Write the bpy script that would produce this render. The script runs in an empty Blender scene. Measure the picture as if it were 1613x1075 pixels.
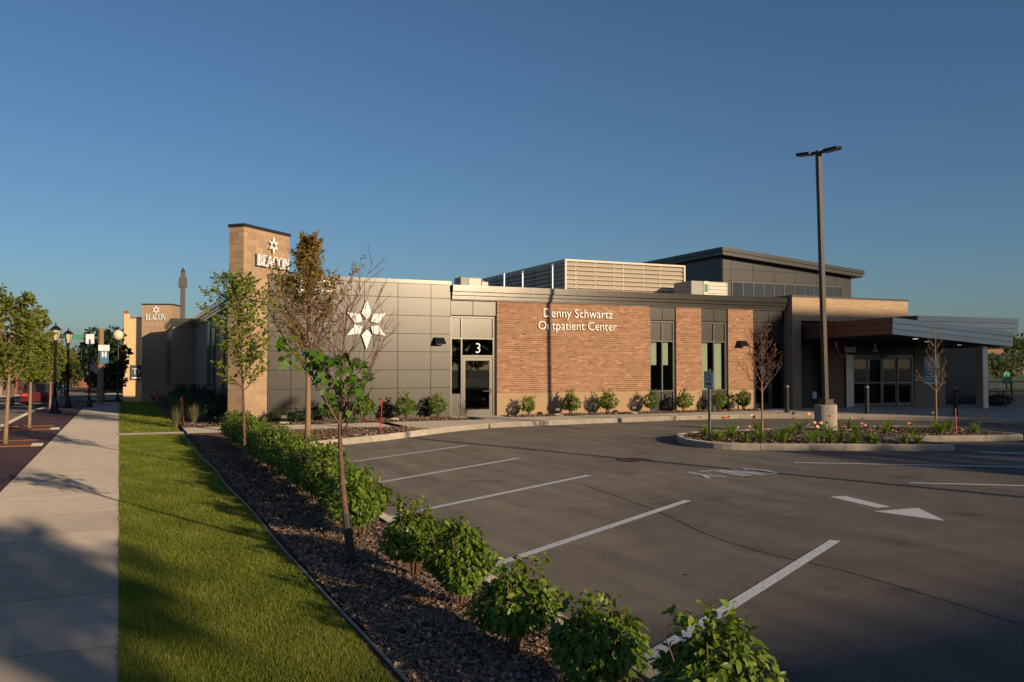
import bpy, math, random
import numpy as np
from mathutils import Vector, Matrix

SC = bpy.context.scene
COL = SC.collection
PI = math.pi

# ------------------------------------------------------------------ camera, sky, sun, exposure
cam = bpy.data.cameras.new("Camera")
cam.sensor_width = 36.0
cam.lens = 1372.0 / 1613.0 * 36.0
cam.clip_end = 3000
cam_ob = bpy.data.objects.new("Camera", cam)
COL.objects.link(cam_ob)
cam_ob.location = (0, 0, 2.0)
cam_ob.rotation_euler = (PI / 2 + math.radians(1.578), 0, -math.radians(23.918))
SC.camera = cam_ob

SUN_AZ = math.radians(159.5)      # clockwise from +Y (the street's direction)
SUN_EL = math.radians(12.0)
world = bpy.data.worlds.new("World")
SC.world = world
world.use_nodes = True
wn = world.node_tree.nodes
wl = world.node_tree.links
bg = wn["Background"]
sky = wn.new("ShaderNodeTexSky")
sky.sky_type = 'NISHITA'
sky.sun_disc = False
sky.sun_elevation = SUN_EL
sky.sun_rotation = SUN_AZ
sky.altitude = 200
sky.air_density = 1.0
sky.dust_density = 1.1
sky.ozone_density = 4.3
wl.new(sky.outputs[0], bg.inputs[0])
bg.inputs[1].default_value = 0.08

sun = bpy.data.lights.new("Sun", 'SUN')
sun.energy = 4.8
sun.angle = math.radians(0.55)
sun.color = (1.0, 0.78, 0.52)
sun_ob = bpy.data.objects.new("Sun", sun)
COL.objects.link(sun_ob)
sdir = Vector((math.sin(SUN_AZ) * math.cos(SUN_EL), math.cos(SUN_AZ) * math.cos(SUN_EL), math.sin(SUN_EL)))
sun_ob.rotation_euler = sdir.to_track_quat('Z', 'Y').to_euler()
sun_ob.location = sdir * 100

vs = SC.view_settings
vs.view_transform = 'Standard'
vs.look = 'None'
vs.exposure = 0.2
vs.gamma = 1.0
vs.use_curve_mapping = False
SC.cycles.use_denoising = True
SC.cycles.max_bounces = 6
SC.cycles.transparent_max_bounces = 12

# ------------------------------------------------------------------ helpers
class MB:
    """collects boxes, prisms and tubes; build() links them as ONE mesh object"""
    def __init__(s):
        s.v = []; s.f = []; s.mi = []; s.r = []
    def poly(s, pts, m=0, r=None):
        n = len(s.v); s.v += [tuple(p) for p in pts]
        s.f.append(tuple(range(n, n + len(pts)))); s.mi.append(m); s.r.append(random.random() if r is None else r)
    def box(s, x0, y0, z0, x1, y1, z1, m=0, r=None):
        n = len(s.v); r = random.random() if r is None else r
        s.v += [(x0, y0, z0), (x1, y0, z0), (x1, y1, z0), (x0, y1, z0), (x0, y0, z1), (x1, y0, z1), (x1, y1, z1), (x0, y1, z1)]
        for q in ((0, 3, 2, 1), (4, 5, 6, 7), (0, 1, 5, 4), (1, 2, 6, 5), (2, 3, 7, 6), (3, 0, 4, 7)):
            s.f.append(tuple(n + i for i in q)); s.mi.append(m); s.r.append(r)
        return s
    def bbox(s, x0, y0, z0, x1, y1, z1, b=0.01, m=0, r=None):
        """box with its vertical and top edges bevelled"""
        r = random.random() if r is None else r
        n = len(s.v)
        ring = lambda i, z: [(x0 + i + b, y0 + i, z), (x1 - i - b, y0 + i, z), (x1 - i, y0 + i + b, z), (x1 - i, y1 - i - b, z),
                             (x1 - i - b, y1 - i, z), (x0 + i + b, y1 - i, z), (x0 + i, y1 - i - b, z), (x0 + i, y0 + i + b, z)]
        s.v += ring(0, z0) + ring(0, z1 - b) + ring(b, z1)
        for k in range(2):
            for i in range(8):
                j = (i + 1) % 8
                s.f.append((n + k * 8 + i, n + k * 8 + j, n + k * 8 + 8 + j, n + k * 8 + 8 + i)); s.mi.append(m); s.r.append(r)
        s.f.append(tuple(n + 16 + i for i in range(8))); s.mi.append(m); s.r.append(r)
        s.f.append(tuple(n + 7 - i for i in range(8))); s.mi.append(m); s.r.append(r)
        return s
    def prism(s, pts, z0, z1, m=0, r=None):
        """pts (x, y) counter-clockwise, extruded from z0 to z1"""
        r = random.random() if r is None else r
        n = len(s.v); k = len(pts)
        s.v += [(p[0], p[1], z0) for p in pts] + [(p[0], p[1], z1) for p in pts]
        s.f.append(tuple(n + k - 1 - i for i in range(k))); s.f.append(tuple(n + k + i for i in range(k)))
        s.mi += [m, m]; s.r += [r, r]
        for i in range(k):
            j = (i + 1) % k
            s.f.append((n + i, n + j, n + k + j, n + k + i)); s.mi.append(m); s.r.append(r)
        return s
    def plate(s, pts, o, u, w, t, m=0, r=None):
        """outline pts (a, b) counter-clockwise in the plane o + a*u + b*w, thickness t along u x w"""
        o = Vector(o); u = Vector(u); w = Vector(w); nn = u.cross(w).normalized() * t
        r = random.random() if r is None else r
        n = len(s.v); k = len(pts)
        A = [o + u * p[0] + w * p[1] for p in pts]
        s.v += [tuple(p) for p in A] + [tuple(p + nn) for p in A]
        s.f.append(tuple(n + k - 1 - i for i in range(k))); s.f.append(tuple(n + k + i for i in range(k)))
        s.mi += [m, m]; s.r += [r, r]
        for i in range(k):
            j = (i + 1) % k
            s.f.append((n + i, n + j, n + k + j, n + k + i)); s.mi.append(m); s.r.append(r)
        return s
    def tube(s, pts, rad, sides=6, m=0, cap=True, r=None):
        r = random.random() if r is None else r
        P = [Vector(p) for p in pts]
        n0 = len(s.v)
        ref = Vector((0.3, 0.9, 0.2))
        for i, p in enumerate(P):
            d = (P[min(i + 1, len(P) - 1)] - P[max(i - 1, 0)])
            if d.length < 1e-9: d = Vector((0, 0, 1))
            d.normalize()
            a = d.cross(ref)
            if a.length < 1e-3: a = d.cross(Vector((1, 0, 0)))
            a.normalize(); b = d.cross(a)
            rr = rad[i] if hasattr(rad, '__len__') else rad
            for k in range(sides):
                t = 2 * PI * k / sides
                s.v.append(tuple(p + a * (rr * math.cos(t)) + b * (rr * math.sin(t))))
        for i in range(len(P) - 1):
            for k in range(sides):
                k2 = (k + 1) % sides
                s.f.append((n0 + i * sides + k, n0 + i * sides + k2, n0 + (i + 1) * sides + k2, n0 + (i + 1) * sides + k))
                s.mi.append(m); s.r.append(r)
        if cap:
            s.f.append(tuple(n0 + sides - 1 - k for k in range(sides)))
            s.f.append(tuple(n0 + (len(P) - 1) * sides + k for k in range(sides)))
            s.mi += [m, m]; s.r += [r, r]
        return s
    def lathe(s, c, prof, sides=16, m=0):
        r = random.random(); n0 = len(s.v)
        for (rr, z) in prof:
            for k in range(sides):
                t = 2 * PI * k / sides
                s.v.append((c[0] + rr * math.cos(t), c[1] + rr * math.sin(t), c[2] + z))
        for i in range(len(prof) - 1):
            for k in range(sides):
                k2 = (k + 1) % sides
                s.f.append((n0 + i * sides + k, n0 + i * sides + k2, n0 + (i + 1) * sides + k2, n0 + (i + 1) * sides + k)); s.mi.append(m); s.r.append(r)
        s.f.append(tuple(n0 + sides - 1 - k for k in range(sides))); s.f.append(tuple(n0 + (len(prof) - 1) * sides + k for k in range(sides)))
        s.mi += [m, m]; s.r += [r, r]
        return s
    def mesh(s, name, mats, smooth=False):
        me = bpy.data.meshes.new(name)
        me.from_pydata(s.v, [], s.f)
        if not isinstance(mats, (list, tuple)): mats = [mats]
        for m in mats: me.materials.append(m)
        me.polygons.foreach_set('material_index', s.mi)
        at = me.attributes.new('rnd', 'FLOAT', 'FACE'); at.data.foreach_set('value', s.r)
        if smooth: me.polygons.foreach_set('use_smooth', [True] * len(s.f))
        me.update()
        return me
    def build(s, name, mats, parent=None, loc=None, smooth=False):
        return link(name, s.mesh(name, mats, smooth), parent, loc)

def link(name, me, parent=None, loc=None, rz=0.0):
    o = bpy.data.objects.new(name, me); COL.objects.link(o)
    if parent is not None: o.parent = parent
    if loc is not None: o.location = loc
    if rz: o.rotation_euler = (0, 0, rz)
    return o

def tag(o, label=None, cat=None, group=None, kind=None):
    if label: o['label'] = label
    if cat: o['category'] = cat
    if group: o['group'] = group
    if kind: o['kind'] = kind
    return o

def thing(name, label, cat, loc=(0, 0, 0), rz=0.0, group=None):
    o = bpy.data.objects.new(name, None); COL.objects.link(o)
    o.empty_display_size = 0.2
    o.location = loc; o.rotation_euler = (0, 0, rz)
    return tag(o, label, cat, group)

def copy_thing(root, loc, rz, label, scale=1.0):
    r = root.copy(); COL.objects.link(r); r.location = loc; r.rotation_euler = (0, 0, rz); r['label'] = label
    r.scale = (scale, scale, scale)
    for ch in list(root.children):
        c = ch.copy(); COL.objects.link(c); c.parent = r
        for g in ch.children:
            d = g.copy(); COL.objects.link(d); d.parent = c
    return r

# ------------------------------------------------------------------ materials
def newmat(name):
    m = bpy.data.materials.new(name); m.use_nodes = True
    return m, m.node_tree.nodes, m.node_tree.links, m.node_tree.nodes['Principled BSDF']

def mat(name, col, rough=0.6, metal=0.0, var=0.0, scale=4.0, bump=0.0, bscale=40.0, spec=0.5, rnd=0.0, coat=0.0, detail=5.0, dr=0.0):
    """plain surface: base colour with noise mottling (var), per-piece variation (rnd) and fine relief (bump)"""
    m, n, l, b = newmat(name)
    b.inputs['Roughness'].default_value = rough; b.inputs['Metallic'].default_value = metal
    b.inputs['Specular IOR Level'].default_value = spec
    if dr: b.inputs['Diffuse Roughness'].default_value = dr
    if coat: b.inputs['Coat Weight'].default_value = coat
    b.inputs['Base Color'].default_value = (*col, 1)
    tc = n.new('ShaderNodeTexCoord')
    src = None
    if var or rnd:
        mul = None
        if var:
            nz = n.new('ShaderNodeTexNoise'); nz.inputs['Scale'].default_value = scale; nz.inputs['Detail'].default_value = detail
            nz.inputs['Roughness'].default_value = 0.65
            l.new(tc.outputs['Object'], nz.inputs['Vector'])
            mr = n.new('ShaderNodeMapRange'); mr.inputs[1].default_value = 0.25; mr.inputs[2].default_value = 0.75
            mr.inputs[3].default_value = 1 - var; mr.inputs[4].default_value = 1 + var
            l.new(nz.outputs[0], mr.inputs[0]); mul = mr.outputs[0]
        if rnd:
            at = n.new('ShaderNodeAttribute'); at.attribute_name = 'rnd'
            mr2 = n.new('ShaderNodeMapRange'); mr2.inputs[3].default_value = 1 - rnd; mr2.inputs[4].default_value = 1 + rnd
            l.new(at.outputs['Fac'], mr2.inputs[0])
            if mul is None: mul = mr2.outputs[0]
            else:
                mm = n.new('ShaderNodeMath'); mm.operation = 'MULTIPLY'; l.new(mul, mm.inputs[0]); l.new(mr2.outputs[0], mm.inputs[1]); mul = mm.outputs[0]
        vm = n.new('ShaderNodeVectorMath'); vm.operation = 'SCALE'; vm.inputs[0].default_value = col
        l.new(mul, vm.inputs['Scale']); l.new(vm.outputs[0], b.inputs['Base Color'])
    if bump:
        nz2 = n.new('ShaderNodeTexNoise'); nz2.inputs['Scale'].default_value = bscale; nz2.inputs['Detail'].default_value = 4
        l.new(tc.outputs['Object'], nz2.inputs['Vector'])
        bp = n.new('ShaderNodeBump'); bp.inputs['Strength'].default_value = bump; bp.inputs['Distance'].default_value = 0.02
        l.new(nz2.outputs[0], bp.inputs['Height']); l.new(bp.outputs[0], b.inputs['Normal'])
    return m

def leafmat(name, c0, c1, c2, trans=0.35, rough=0.45):
    """foliage: colour runs c0..c1..c2 over the per-leaf random value"""
    m, n, l, b = newmat(name)
    at = n.new('ShaderNodeAttribute'); at.attribute_name = 'rnd'
    cr = n.new('ShaderNodeValToRGB')
    cr.color_ramp.elements[0].color = (*c0, 1); cr.color_ramp.elements[1].color = (*c2, 1)
    e = cr.color_ramp.elements.new(0.55); e.color = (*c1, 1)
    l.new(at.outputs['Fac'], cr.inputs[0]); l.new(cr.outputs[0], b.inputs['Base Color'])
    b.inputs['Roughness'].default_value = rough; b.inputs['Specular IOR Level'].default_value = 0.35
    tr = n.new('ShaderNodeBsdfTranslucent')
    hs = n.new('ShaderNodeHueSaturation'); hs.inputs['Value'].default_value = 1.5; hs.inputs['Saturation'].default_value = 1.1
    l.new(cr.outputs[0], hs.inputs['Color']); l.new(hs.outputs[0], tr.inputs['Color'])
    mx = n.new('ShaderNodeMixShader'); mx.inputs[0].default_value = trans
    out = n['Material Output']
    l.new(b.outputs[0], mx.inputs[1]); l.new(tr.outputs[0], mx.inputs[2]); l.new(mx.outputs[0], out.inputs[0])
    return m

def blockmat(name, c1, c2, mortar, bw, bh, mw=0.01, rough=0.85, bump=0.4, flat=False):
    """far masonry: courses in the wall's own plane (x + y, z)"""
    m, n, l, b = newmat(name)
    b.inputs['Roughness'].default_value = rough; b.inputs['Specular IOR Level'].default_value = 0.2
    tc = n.new('ShaderNodeTexCoord'); sp = n.new('ShaderNodeSeparateXYZ'); ad = n.new('ShaderNodeMath'); cb = n.new('ShaderNodeCombineXYZ')
    l.new(tc.outputs['Object'], sp.inputs[0]); l.new(sp.outputs[0], ad.inputs[0]); l.new(sp.outputs[1], ad.inputs[1])
    if flat: l.new(sp.outputs[0], cb.inputs[0]); l.new(sp.outputs[1], cb.inputs[1])
    else: l.new(ad.outputs[0], cb.inputs[0]); l.new(sp.outputs[2], cb.inputs[1])
    br = n.new('ShaderNodeTexBrick')
    br.inputs['Color1'].default_value = (*c1, 1); br.inputs['Color2'].default_value = (*c2, 1); br.inputs['Mortar'].default_value = (*mortar, 1)
    br.inputs['Scale'].default_value = 1.0; br.inputs['Brick Width'].default_value = bw; br.inputs['Row Height'].default_value = bh
    br.inputs['Mortar Size'].default_value = mw
    l.new(cb.outputs[0], br.inputs['Vector']); l.new(br.outputs[0], b.inputs['Base Color'])
    bp = n.new('ShaderNodeBump'); bp.inputs['Strength'].default_value = bump; bp.inputs['Distance'].default_value = 0.01; bp.invert = True
    l.new(br.outputs['Fac'], bp.inputs['Height']); l.new(bp.outputs[0], b.inputs['Normal'])
    return m

def glassmat(name, tint, rough=0.02, ior=1.5):
    """window pane: sees through to what is behind it and reflects the sky"""
    m, n, l, b = newmat(name)
    n.remove(b)
    tr = n.new('ShaderNodeBsdfTransparent'); tr.inputs[0].default_value = (*tint, 1)
    gl = n.new('ShaderNodeBsdfGlossy'); gl.inputs['Roughness'].default_value = rough; gl.inputs[0].default_value = (0.9, 0.95, 1, 1)
    fr = n.new('ShaderNodeFresnel'); fr.inputs[0].default_value = ior
    mx = n.new('ShaderNodeMixShader')
    l.new(fr.outputs[0], mx.inputs[0]); l.new(tr.outputs[0], mx.inputs[1]); l.new(gl.outputs[0], mx.inputs[2]); l.new(mx.outputs[0], n['Material Output'].inputs[0])
    return m

def asphaltmat():
    m, n, l, b = newmat('asphalt')
    tc = n.new('ShaderNodeTexCoord')
    def noise(sc, det, rg=0.6):
        z = n.new('ShaderNodeTexNoise'); z.inputs['Scale'].default_value = sc; z.inputs['Detail'].default_value = det; z.inputs['Roughness'].default_value = rg
        l.new(tc.outputs['Object'], z.inputs['Vector']); return z
    big = noise(0.35, 6, 0.6); mid = noise(2.2, 8, 0.7); fine = noise(55, 3, 0.7)
    cr = n.new('ShaderNodeValToRGB')
    cr.color_ramp.elements[0].position = 0.3; cr.color_ramp.elements[0].color = (0.066, 0.057, 0.050, 1)
    cr.color_ramp.elements[1].position = 0.75; cr.color_ramp.elements[1].color = (0.125, 0.109, 0.095, 1)
    mx = n.new('ShaderNodeMath'); mx.operation = 'MULTIPLY_ADD'; mx.inputs[1].default_value = 0.5; l.new(big.outputs[0], mx.inputs[0])
    mx2 = n.new('ShaderNodeMath'); mx2.operation = 'MULTIPLY'; mx2.inputs[1].default_value = 0.5; l.new(mid.outputs[0], mx2.inputs[0])
    l.new(mx2.outputs[0], mx.inputs[2]); l.new(mx.outputs[0], cr.inputs[0])
    # fine aggregate speckle
    mr = n.new('ShaderNodeMapRange'); mr.inputs[1].default_value = 0.3; mr.inputs[2].default_value = 0.7; mr.inputs[3].default_value = 0.62; mr.inputs[4].default_value = 1.4
    l.new(fine.outputs[0], mr.inputs[0])
    vm = n.new('ShaderNodeVectorMath'); vm.operation = 'SCALE'; l.new(cr.outputs[0], vm.inputs[0]); l.new(mr.outputs[0], vm.inputs['Scale'])
    # oil stains and tyre scuffs
    st = noise(0.9, 3, 0.5)
    mr3 = n.new('ShaderNodeMapRange'); mr3.inputs[1].default_value = 0.62; mr3.inputs[2].default_value = 0.72; mr3.inputs[3].default_value = 1.0; mr3.inputs[4].default_value = 0.68
    l.new(st.outputs[0], mr3.inputs[0])
    vm2 = n.new('ShaderNodeVectorMath'); vm2.operation = 'SCALE'; l.new(vm.outputs[0], vm2.inputs[0]); l.new(mr3.outputs[0], vm2.inputs['Scale'])
    # drips of oil, and dusty paler drifts
    vo = n.new('ShaderNodeTexVoronoi'); vo.inputs['Scale'].default_value = 0.9; vo.inputs['Randomness'].default_value = 1.0
    dn = noise(9, 3, 0.6); av = n.new('ShaderNodeVectorMath'); av.operation = 'MULTIPLY_ADD'; av.inputs[1].default_value = (0.25, 0.25, 0.0)
    l.new(dn.outputs[1], av.inputs[0]); l.new(tc.outputs['Object'], av.inputs[2]); l.new(av.outputs[0], vo.inputs['Vector'])
    mr4 = n.new('ShaderNodeMapRange'); mr4.inputs[1].default_value = 0.03; mr4.inputs[2].default_value = 0.11; mr4.inputs[3].default_value = 0.66; mr4.inputs[4].default_value = 1.0
    l.new(vo.outputs['Distance'], mr4.inputs[0])
    mp = n.new('ShaderNodeMapping'); mp.inputs['Scale'].default_value = (1.6, 0.22, 1); mp.inputs['Rotation'].default_value = (0, 0, 0.25); l.new(tc.outputs['Object'], mp.inputs[0])
    tk = n.new('ShaderNodeTexNoise'); tk.inputs['Scale'].default_value = 1.3; tk.inputs['Detail'].default_value = 5; l.new(mp.outputs[0], tk.inputs['Vector'])
    mr5 = n.new('ShaderNodeMapRange'); mr5.inputs[1].default_value = 0.35; mr5.inputs[2].default_value = 0.68; mr5.inputs[3].default_value = 0.86; mr5.inputs[4].default_value = 1.16; l.new(tk.outputs[0], mr5.inputs[0])
    mm4 = n.new('ShaderNodeMath'); mm4.operation = 'MULTIPLY'; l.new(mr4.outputs[0], mm4.inputs[0]); l.new(mr5.outputs[0], mm4.inputs[1])
    vm3 = n.new('ShaderNodeVectorMath'); vm3.operation = 'SCALE'; l.new(vm2.outputs[0], vm3.inputs[0]); l.new(mm4.outputs[0], vm3.inputs['Scale'])
    l.new(vm3.outputs[0], b.inputs['Base Color'])
    b.inputs['Roughness'].default_value = 0.88; b.inputs['Specular IOR Level'].default_value = 0.25; b.inputs['Diffuse Roughness'].default_value = 1.0
    bp = n.new('ShaderNodeBump'); bp.inputs['Strength'].default_value = 0.5; bp.inputs['Distance'].default_value = 0.006
    l.new(fine.outputs[0], bp.inputs['Height']); l.new(bp.outputs[0], b.inputs['Normal'])
    return m

def paintmat():
    m, n, l, b = newmat('road_paint')
    tc = n.new('ShaderNodeTexCoord')
    z = n.new('ShaderNodeTexNoise'); z.inputs['Scale'].default_value = 30; z.inputs['Detail'].default_value = 6; z.inputs['Roughness'].default_value = 0.75
    l.new(tc.outputs['Object'], z.inputs['Vector'])
    cr = n.new('ShaderNodeValToRGB')
    cr.color_ramp.elements[0].position = 0.37; cr.color_ramp.elements[0].color = (0.16, 0.15, 0.145, 1)
    cr.color_ramp.elements[1].position = 0.46; cr.color_ramp.elements[1].color = (0.74, 0.72, 0.69, 1)
    l.new(z.outputs[0], cr.inputs[0]); l.new(cr.outputs[0], b.inputs['Base Color'])
    b.inputs['Roughness'].default_value = 0.75
    return m

def grassground():
    m, n, l, b = newmat('lawn_soil')
    tc = n.new('ShaderNodeTexCoord')
    z = n.new('ShaderNodeTexNoise'); z.inputs['Scale'].default_value = 14; z.inputs['Detail'].default_value = 6
    l.new(tc.outputs['Object'], z.inputs['Vector'])
    cr = n.new('ShaderNodeValToRGB')
    cr.color_ramp.elements[0].position = 0.3; cr.color_ramp.elements[0].color = (0.05, 0.062, 0.012, 1)
    cr.color_ramp.elements[1].position = 0.7; cr.color_ramp.elements[1].color = (0.11, 0.14, 0.025, 1)
    l.new(z.outputs[0], cr.inputs[0]); l.new(cr.outputs[0], b.inputs['Base Color']); b.inputs['Roughness'].default_value = 0.95
    b.inputs['Specular IOR Level'].default_value = 0.1
    return m

M = {}
M['asphalt'] = asphaltmat()
M['paint'] = paintmat()
M['walk'] = mat('sidewalk_concrete', (0.285, 0.245, 0.205), 0.88, var=0.13, scale=3, bump=0.25, bscale=90, rnd=0.09, spec=0.25, dr=1.0)
M['curb'] = mat('kerb_concrete', (0.40, 0.345, 0.28), 0.9, var=0.22, scale=5, bump=0.35, bscale=60, rnd=0.08, spec=0.2, dr=1.0)
M['pavers'] = blockmat('red_pavers', (0.19, 0.082, 0.068), (0.14, 0.066, 0.06), (0.10, 0.07, 0.06), 0.2, 0.1, flat=True)
M['earth'] = mat('terrain_earth', (0.07, 0.085, 0.03), 0.95, var=0.35, scale=0.6)
M['lawn'] = grassground()
M['mulch'] = mat('mulch_ground', (0.085, 0.050, 0.033), 0.95, var=0.5, scale=22, bump=1.0, bscale=50, spec=0.15, dr=1.0)
M['chip'] = mat('mulch_chip', (0.26, 0.175, 0.125), 0.9, rnd=0.75, spec=0.2)
M['edging'] = mat('edging_steel', (0.42, 0.40, 0.34), 0.6, metal=0.2, var=0.2, scale=8)
M['blade'] = leafmat('grass_blade', (0.10, 0.145, 0.014), (0.205, 0.235, 0.026), (0.37, 0.33, 0.075), 0.3, 0.5)
M['shrubleaf'] = leafmat('dogwood_leaf', (0.048, 0.100, 0.010), (0.115, 0.185, 0.018), (0.28, 0.30, 0.045), 0.3, 0.42)
M['mapleleaf'] = leafmat('maple_leaf_green', (0.045, 0.11, 0.01), (0.085, 0.17, 0.016), (0.15, 0.23, 0.025), 0.35, 0.45)
M['oliveleaf'] = leafmat('maple_leaf_olive', (0.12, 0.105, 0.014), (0.21, 0.15, 0.022), (0.30, 0.13, 0.035), 0.3, 0.55)
M['treeleaf'] = leafmat('young_tree_leaf', (0.065, 0.11, 0.012), (0.145, 0.19, 0.02), (0.25, 0.25, 0.04), 0.35, 0.45)
M['streetleaf'] = leafmat('street_tree_leaf', (0.065, 0.09, 0.012), (0.14, 0.165, 0.022), (0.23, 0.23, 0.04), 0.35, 0.5)
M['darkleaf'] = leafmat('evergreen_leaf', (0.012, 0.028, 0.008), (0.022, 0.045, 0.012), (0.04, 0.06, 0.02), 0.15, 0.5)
M['farleaf'] = leafmat('far_tree_leaf', (0.035, 0.055, 0.014), (0.065, 0.09, 0.02), (0.10, 0.115, 0.03), 0.3, 0.6)
M['lilyleaf'] = leafmat('daylily_leaf', (0.075, 0.14, 0.014), (0.15, 0.23, 0.025), (0.25, 0.29, 0.05), 0.35, 0.45)
M['reed'] = leafmat('ornamental_grass', (0.09, 0.10, 0.035), (0.17, 0.16, 0.07), (0.26, 0.22, 0.11), 0.35, 0.6)
M['petal'] = mat('lily_petal', (0.62, 0.17, 0.06), 0.6, rnd=0.35)
M['petal2'] = mat('lily_petal_peach', (0.70, 0.36, 0.18), 0.6, rnd=0.3)
M['bark'] = mat('bark_brown', (0.14, 0.085, 0.058), 0.9, var=0.35, scale=18, bump=0.5, bscale=60, spec=0.2)
M['barktan'] = mat('bark_tan', (0.26, 0.17, 0.105), 0.9, var=0.3, scale=18, bump=0.5, bscale=60, spec=0.2)
M['twig'] = mat('twig_purple', (0.17, 0.085, 0.075), 0.8, rnd=0.3, spec=0.25)
M['darktrunk'] = mat('dark_trunk_base', (0.035, 0.03, 0.028), 0.7, var=0.2)
# building
M['mortar'] = mat('mortar', (0.43, 0.305, 0.205), 0.95, var=0.12, scale=9, spec=0.15)
m_, n_, l_, b_ = newmat('facing_brick')
_at = n_.new('ShaderNodeAttribute'); _at.attribute_name = 'rnd'
_cr = n_.new('ShaderNodeValToRGB'); _cr.color_ramp.interpolation = 'LINEAR'
_cr.color_ramp.elements[0].color = (0.13, 0.050, 0.026, 1); _cr.color_ramp.elements[1].color = (0.44, 0.24, 0.13, 1)
_e = _cr.color_ramp.elements.new(0.35); _e.color = (0.22, 0.10, 0.054, 1)
_e = _cr.color_ramp.elements.new(0.7); _e.color = (0.30, 0.155, 0.088, 1)
_tc = n_.new('ShaderNodeTexCoord'); _nz = n_.new('ShaderNodeTexNoise'); _nz.inputs['Scale'].default_value = 45; l_.new(_tc.outputs['Object'], _nz.inputs['Vector'])
_ma = n_.new('ShaderNodeMath'); _ma.operation = 'MULTIPLY_ADD'; _ma.inputs[1].default_value = 0.3; l_.new(_nz.outputs[0], _ma.inputs[0])
_sb = n_.new('ShaderNodeMath'); _sb.operation = 'SUBTRACT'; _sb.inputs[1].default_value = 0.15; l_.new(_at.outputs['Fac'], _sb.inputs[0]); l_.new(_sb.outputs[0], _ma.inputs[2])
l_.new(_ma.outputs[0], _cr.inputs[0]); l_.new(_cr.outputs[0], b_.inputs['Base Color'])
b_.inputs['Roughness'].default_value = 0.85; b_.inputs['Specular IOR Level'].default_value = 0.2
M['brick'] = m_
M['block'] = mat('tan_block', (0.40, 0.27, 0.165), 0.9, var=0.12, scale=14, bump=0.3, bscale=70, rnd=0.13, spec=0.15)
M['blockmortar'] = mat('block_mortar', (0.50, 0.38, 0.26), 0.95, var=0.1, scale=9, spec=0.15)
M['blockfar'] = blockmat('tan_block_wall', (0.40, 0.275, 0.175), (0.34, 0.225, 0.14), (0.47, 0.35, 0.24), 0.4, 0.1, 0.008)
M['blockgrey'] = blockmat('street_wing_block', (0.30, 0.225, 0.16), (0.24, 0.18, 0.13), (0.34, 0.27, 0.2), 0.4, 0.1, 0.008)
M['precast'] = blockmat('precast_band', (0.37, 0.25, 0.15), (0.35, 0.235, 0.14), (0.33, 0.22, 0.14), 0.6, 0.2, 0.006)
M['panel'] = mat('grey_metal_panel', (0.0295, 0.0265, 0.023), 0.30, metal=0.5, var=0.05, scale=1.2, rnd=0.05)
M['paneldark'] = mat('panel_backing', (0.02, 0.018, 0.016), 0.8)
M['cornice'] = mat('cornice_metal', (0.060, 0.055, 0.050), 0.20, metal=0.7, var=0.08, scale=1.0, bump=0.06, bscale=1.5)
M['coping'] = mat('coping_dark', (0.035, 0.035, 0.04), 0.4, metal=0.3)
M['alu'] = mat('storefront_frame', (0.062, 0.056, 0.049), 0.32, metal=0.5)
M['spandrel'] = mat('spandrel_panel', (0.042, 0.038, 0.033), 0.28, metal=0.4, var=0.05, scale=2)
M['glass'] = glassmat('pane_glass', (0.86, 0.88, 0.86))
M['glassdark'] = glassmat('pane_glass_dark', (0.22, 0.22, 0.22))
M['inside'] = mat('interior_dark', (0.03, 0.025, 0.02), 0.9)
M['blind'] = mat('window_blind', (0.42, 0.46, 0.34), 0.8, var=0.05, scale=3)
M['white'] = mat('white_letter', (0.80, 0.79, 0.76), 0.5)
M['return'] = mat('letter_return', (0.10, 0.075, 0.055), 0.6)
M['doorframe'] = mat('entrance_door_frame', (0.17, 0.17, 0.17), 0.4, metal=0.6)
M['louver'] = mat('louver_beige', (0.42, 0.355, 0.275), 0.55, metal=0.2, rnd=0.06)
M['upper'] = mat('upper_wing_panel', (0.029, 0.027, 0.025), 0.32, metal=0.35, var=0.05, scale=1.0, rnd=0.06)
M['fascia'] = mat('canopy_fascia', (0.5, 0.49, 0.48), 0.38, metal=0.85, var=0.06, scale=1.0, rnd=0.08)
M['redpanel_shadefascia'] = mat('bronze_panel_shade_fascia', (0.13, 0.075, 0.055), 0.4, metal=0.5, var=0.1, scale=2)
M['blackpanel'] = mat('black_panel', (0.022, 0.02, 0.02), 0.45, var=0.1)
M['roof'] = mat('roof_membrane', (0.3, 0.3, 0.3), 0.9)
M['acwhite'] = mat('unit_casing', (0.52, 0.47, 0.38), 0.5, var=0.08, scale=3)
M['acgrey'] = mat('unit_side', (0.30, 0.27, 0.24), 0.6)
M['chrome'] = mat('galvanised_pipe', (0.6, 0.6, 0.6), 0.3, metal=0.9)
M['black'] = mat('black_metal', (0.015, 0.015, 0.016), 0.4, metal=0.3)
M['bronze'] = mat('pole_bronze', (0.055, 0.044, 0.035), 0.4, metal=0.3, var=0.08)
M['flue'] = mat('flue_brown', (0.05, 0.034, 0.027), 0.6, var=0.1)
M['lens'] = mat('lamp_lens', (0.42, 0.34, 0.24), 0.25)
M['steel'] = mat('sign_steel', (0.16, 0.17, 0.17), 0.5, metal=0.6)
M['signwhite'] = mat('sign_white', (0.62, 0.62, 0.64), 0.5)
M['signblack'] = mat('sign_black', (0.02, 0.02, 0.025), 0.5)
M['green'] = mat('sign_green', (0.0, 0.20, 0.11), 0.5)
M['blue'] = mat('sign_blue', (0.03, 0.12, 0.24), 0.6)
M['teal'] = mat('poster_teal', (0.02, 0.22, 0.36), 0.5)
M['red'] = mat('stake_red', (0.55, 0.02, 0.02), 0.5)
M['orange'] = mat('post_orange', (0.42, 0.085, 0.03), 0.55, var=0.15, scale=9)
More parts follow.
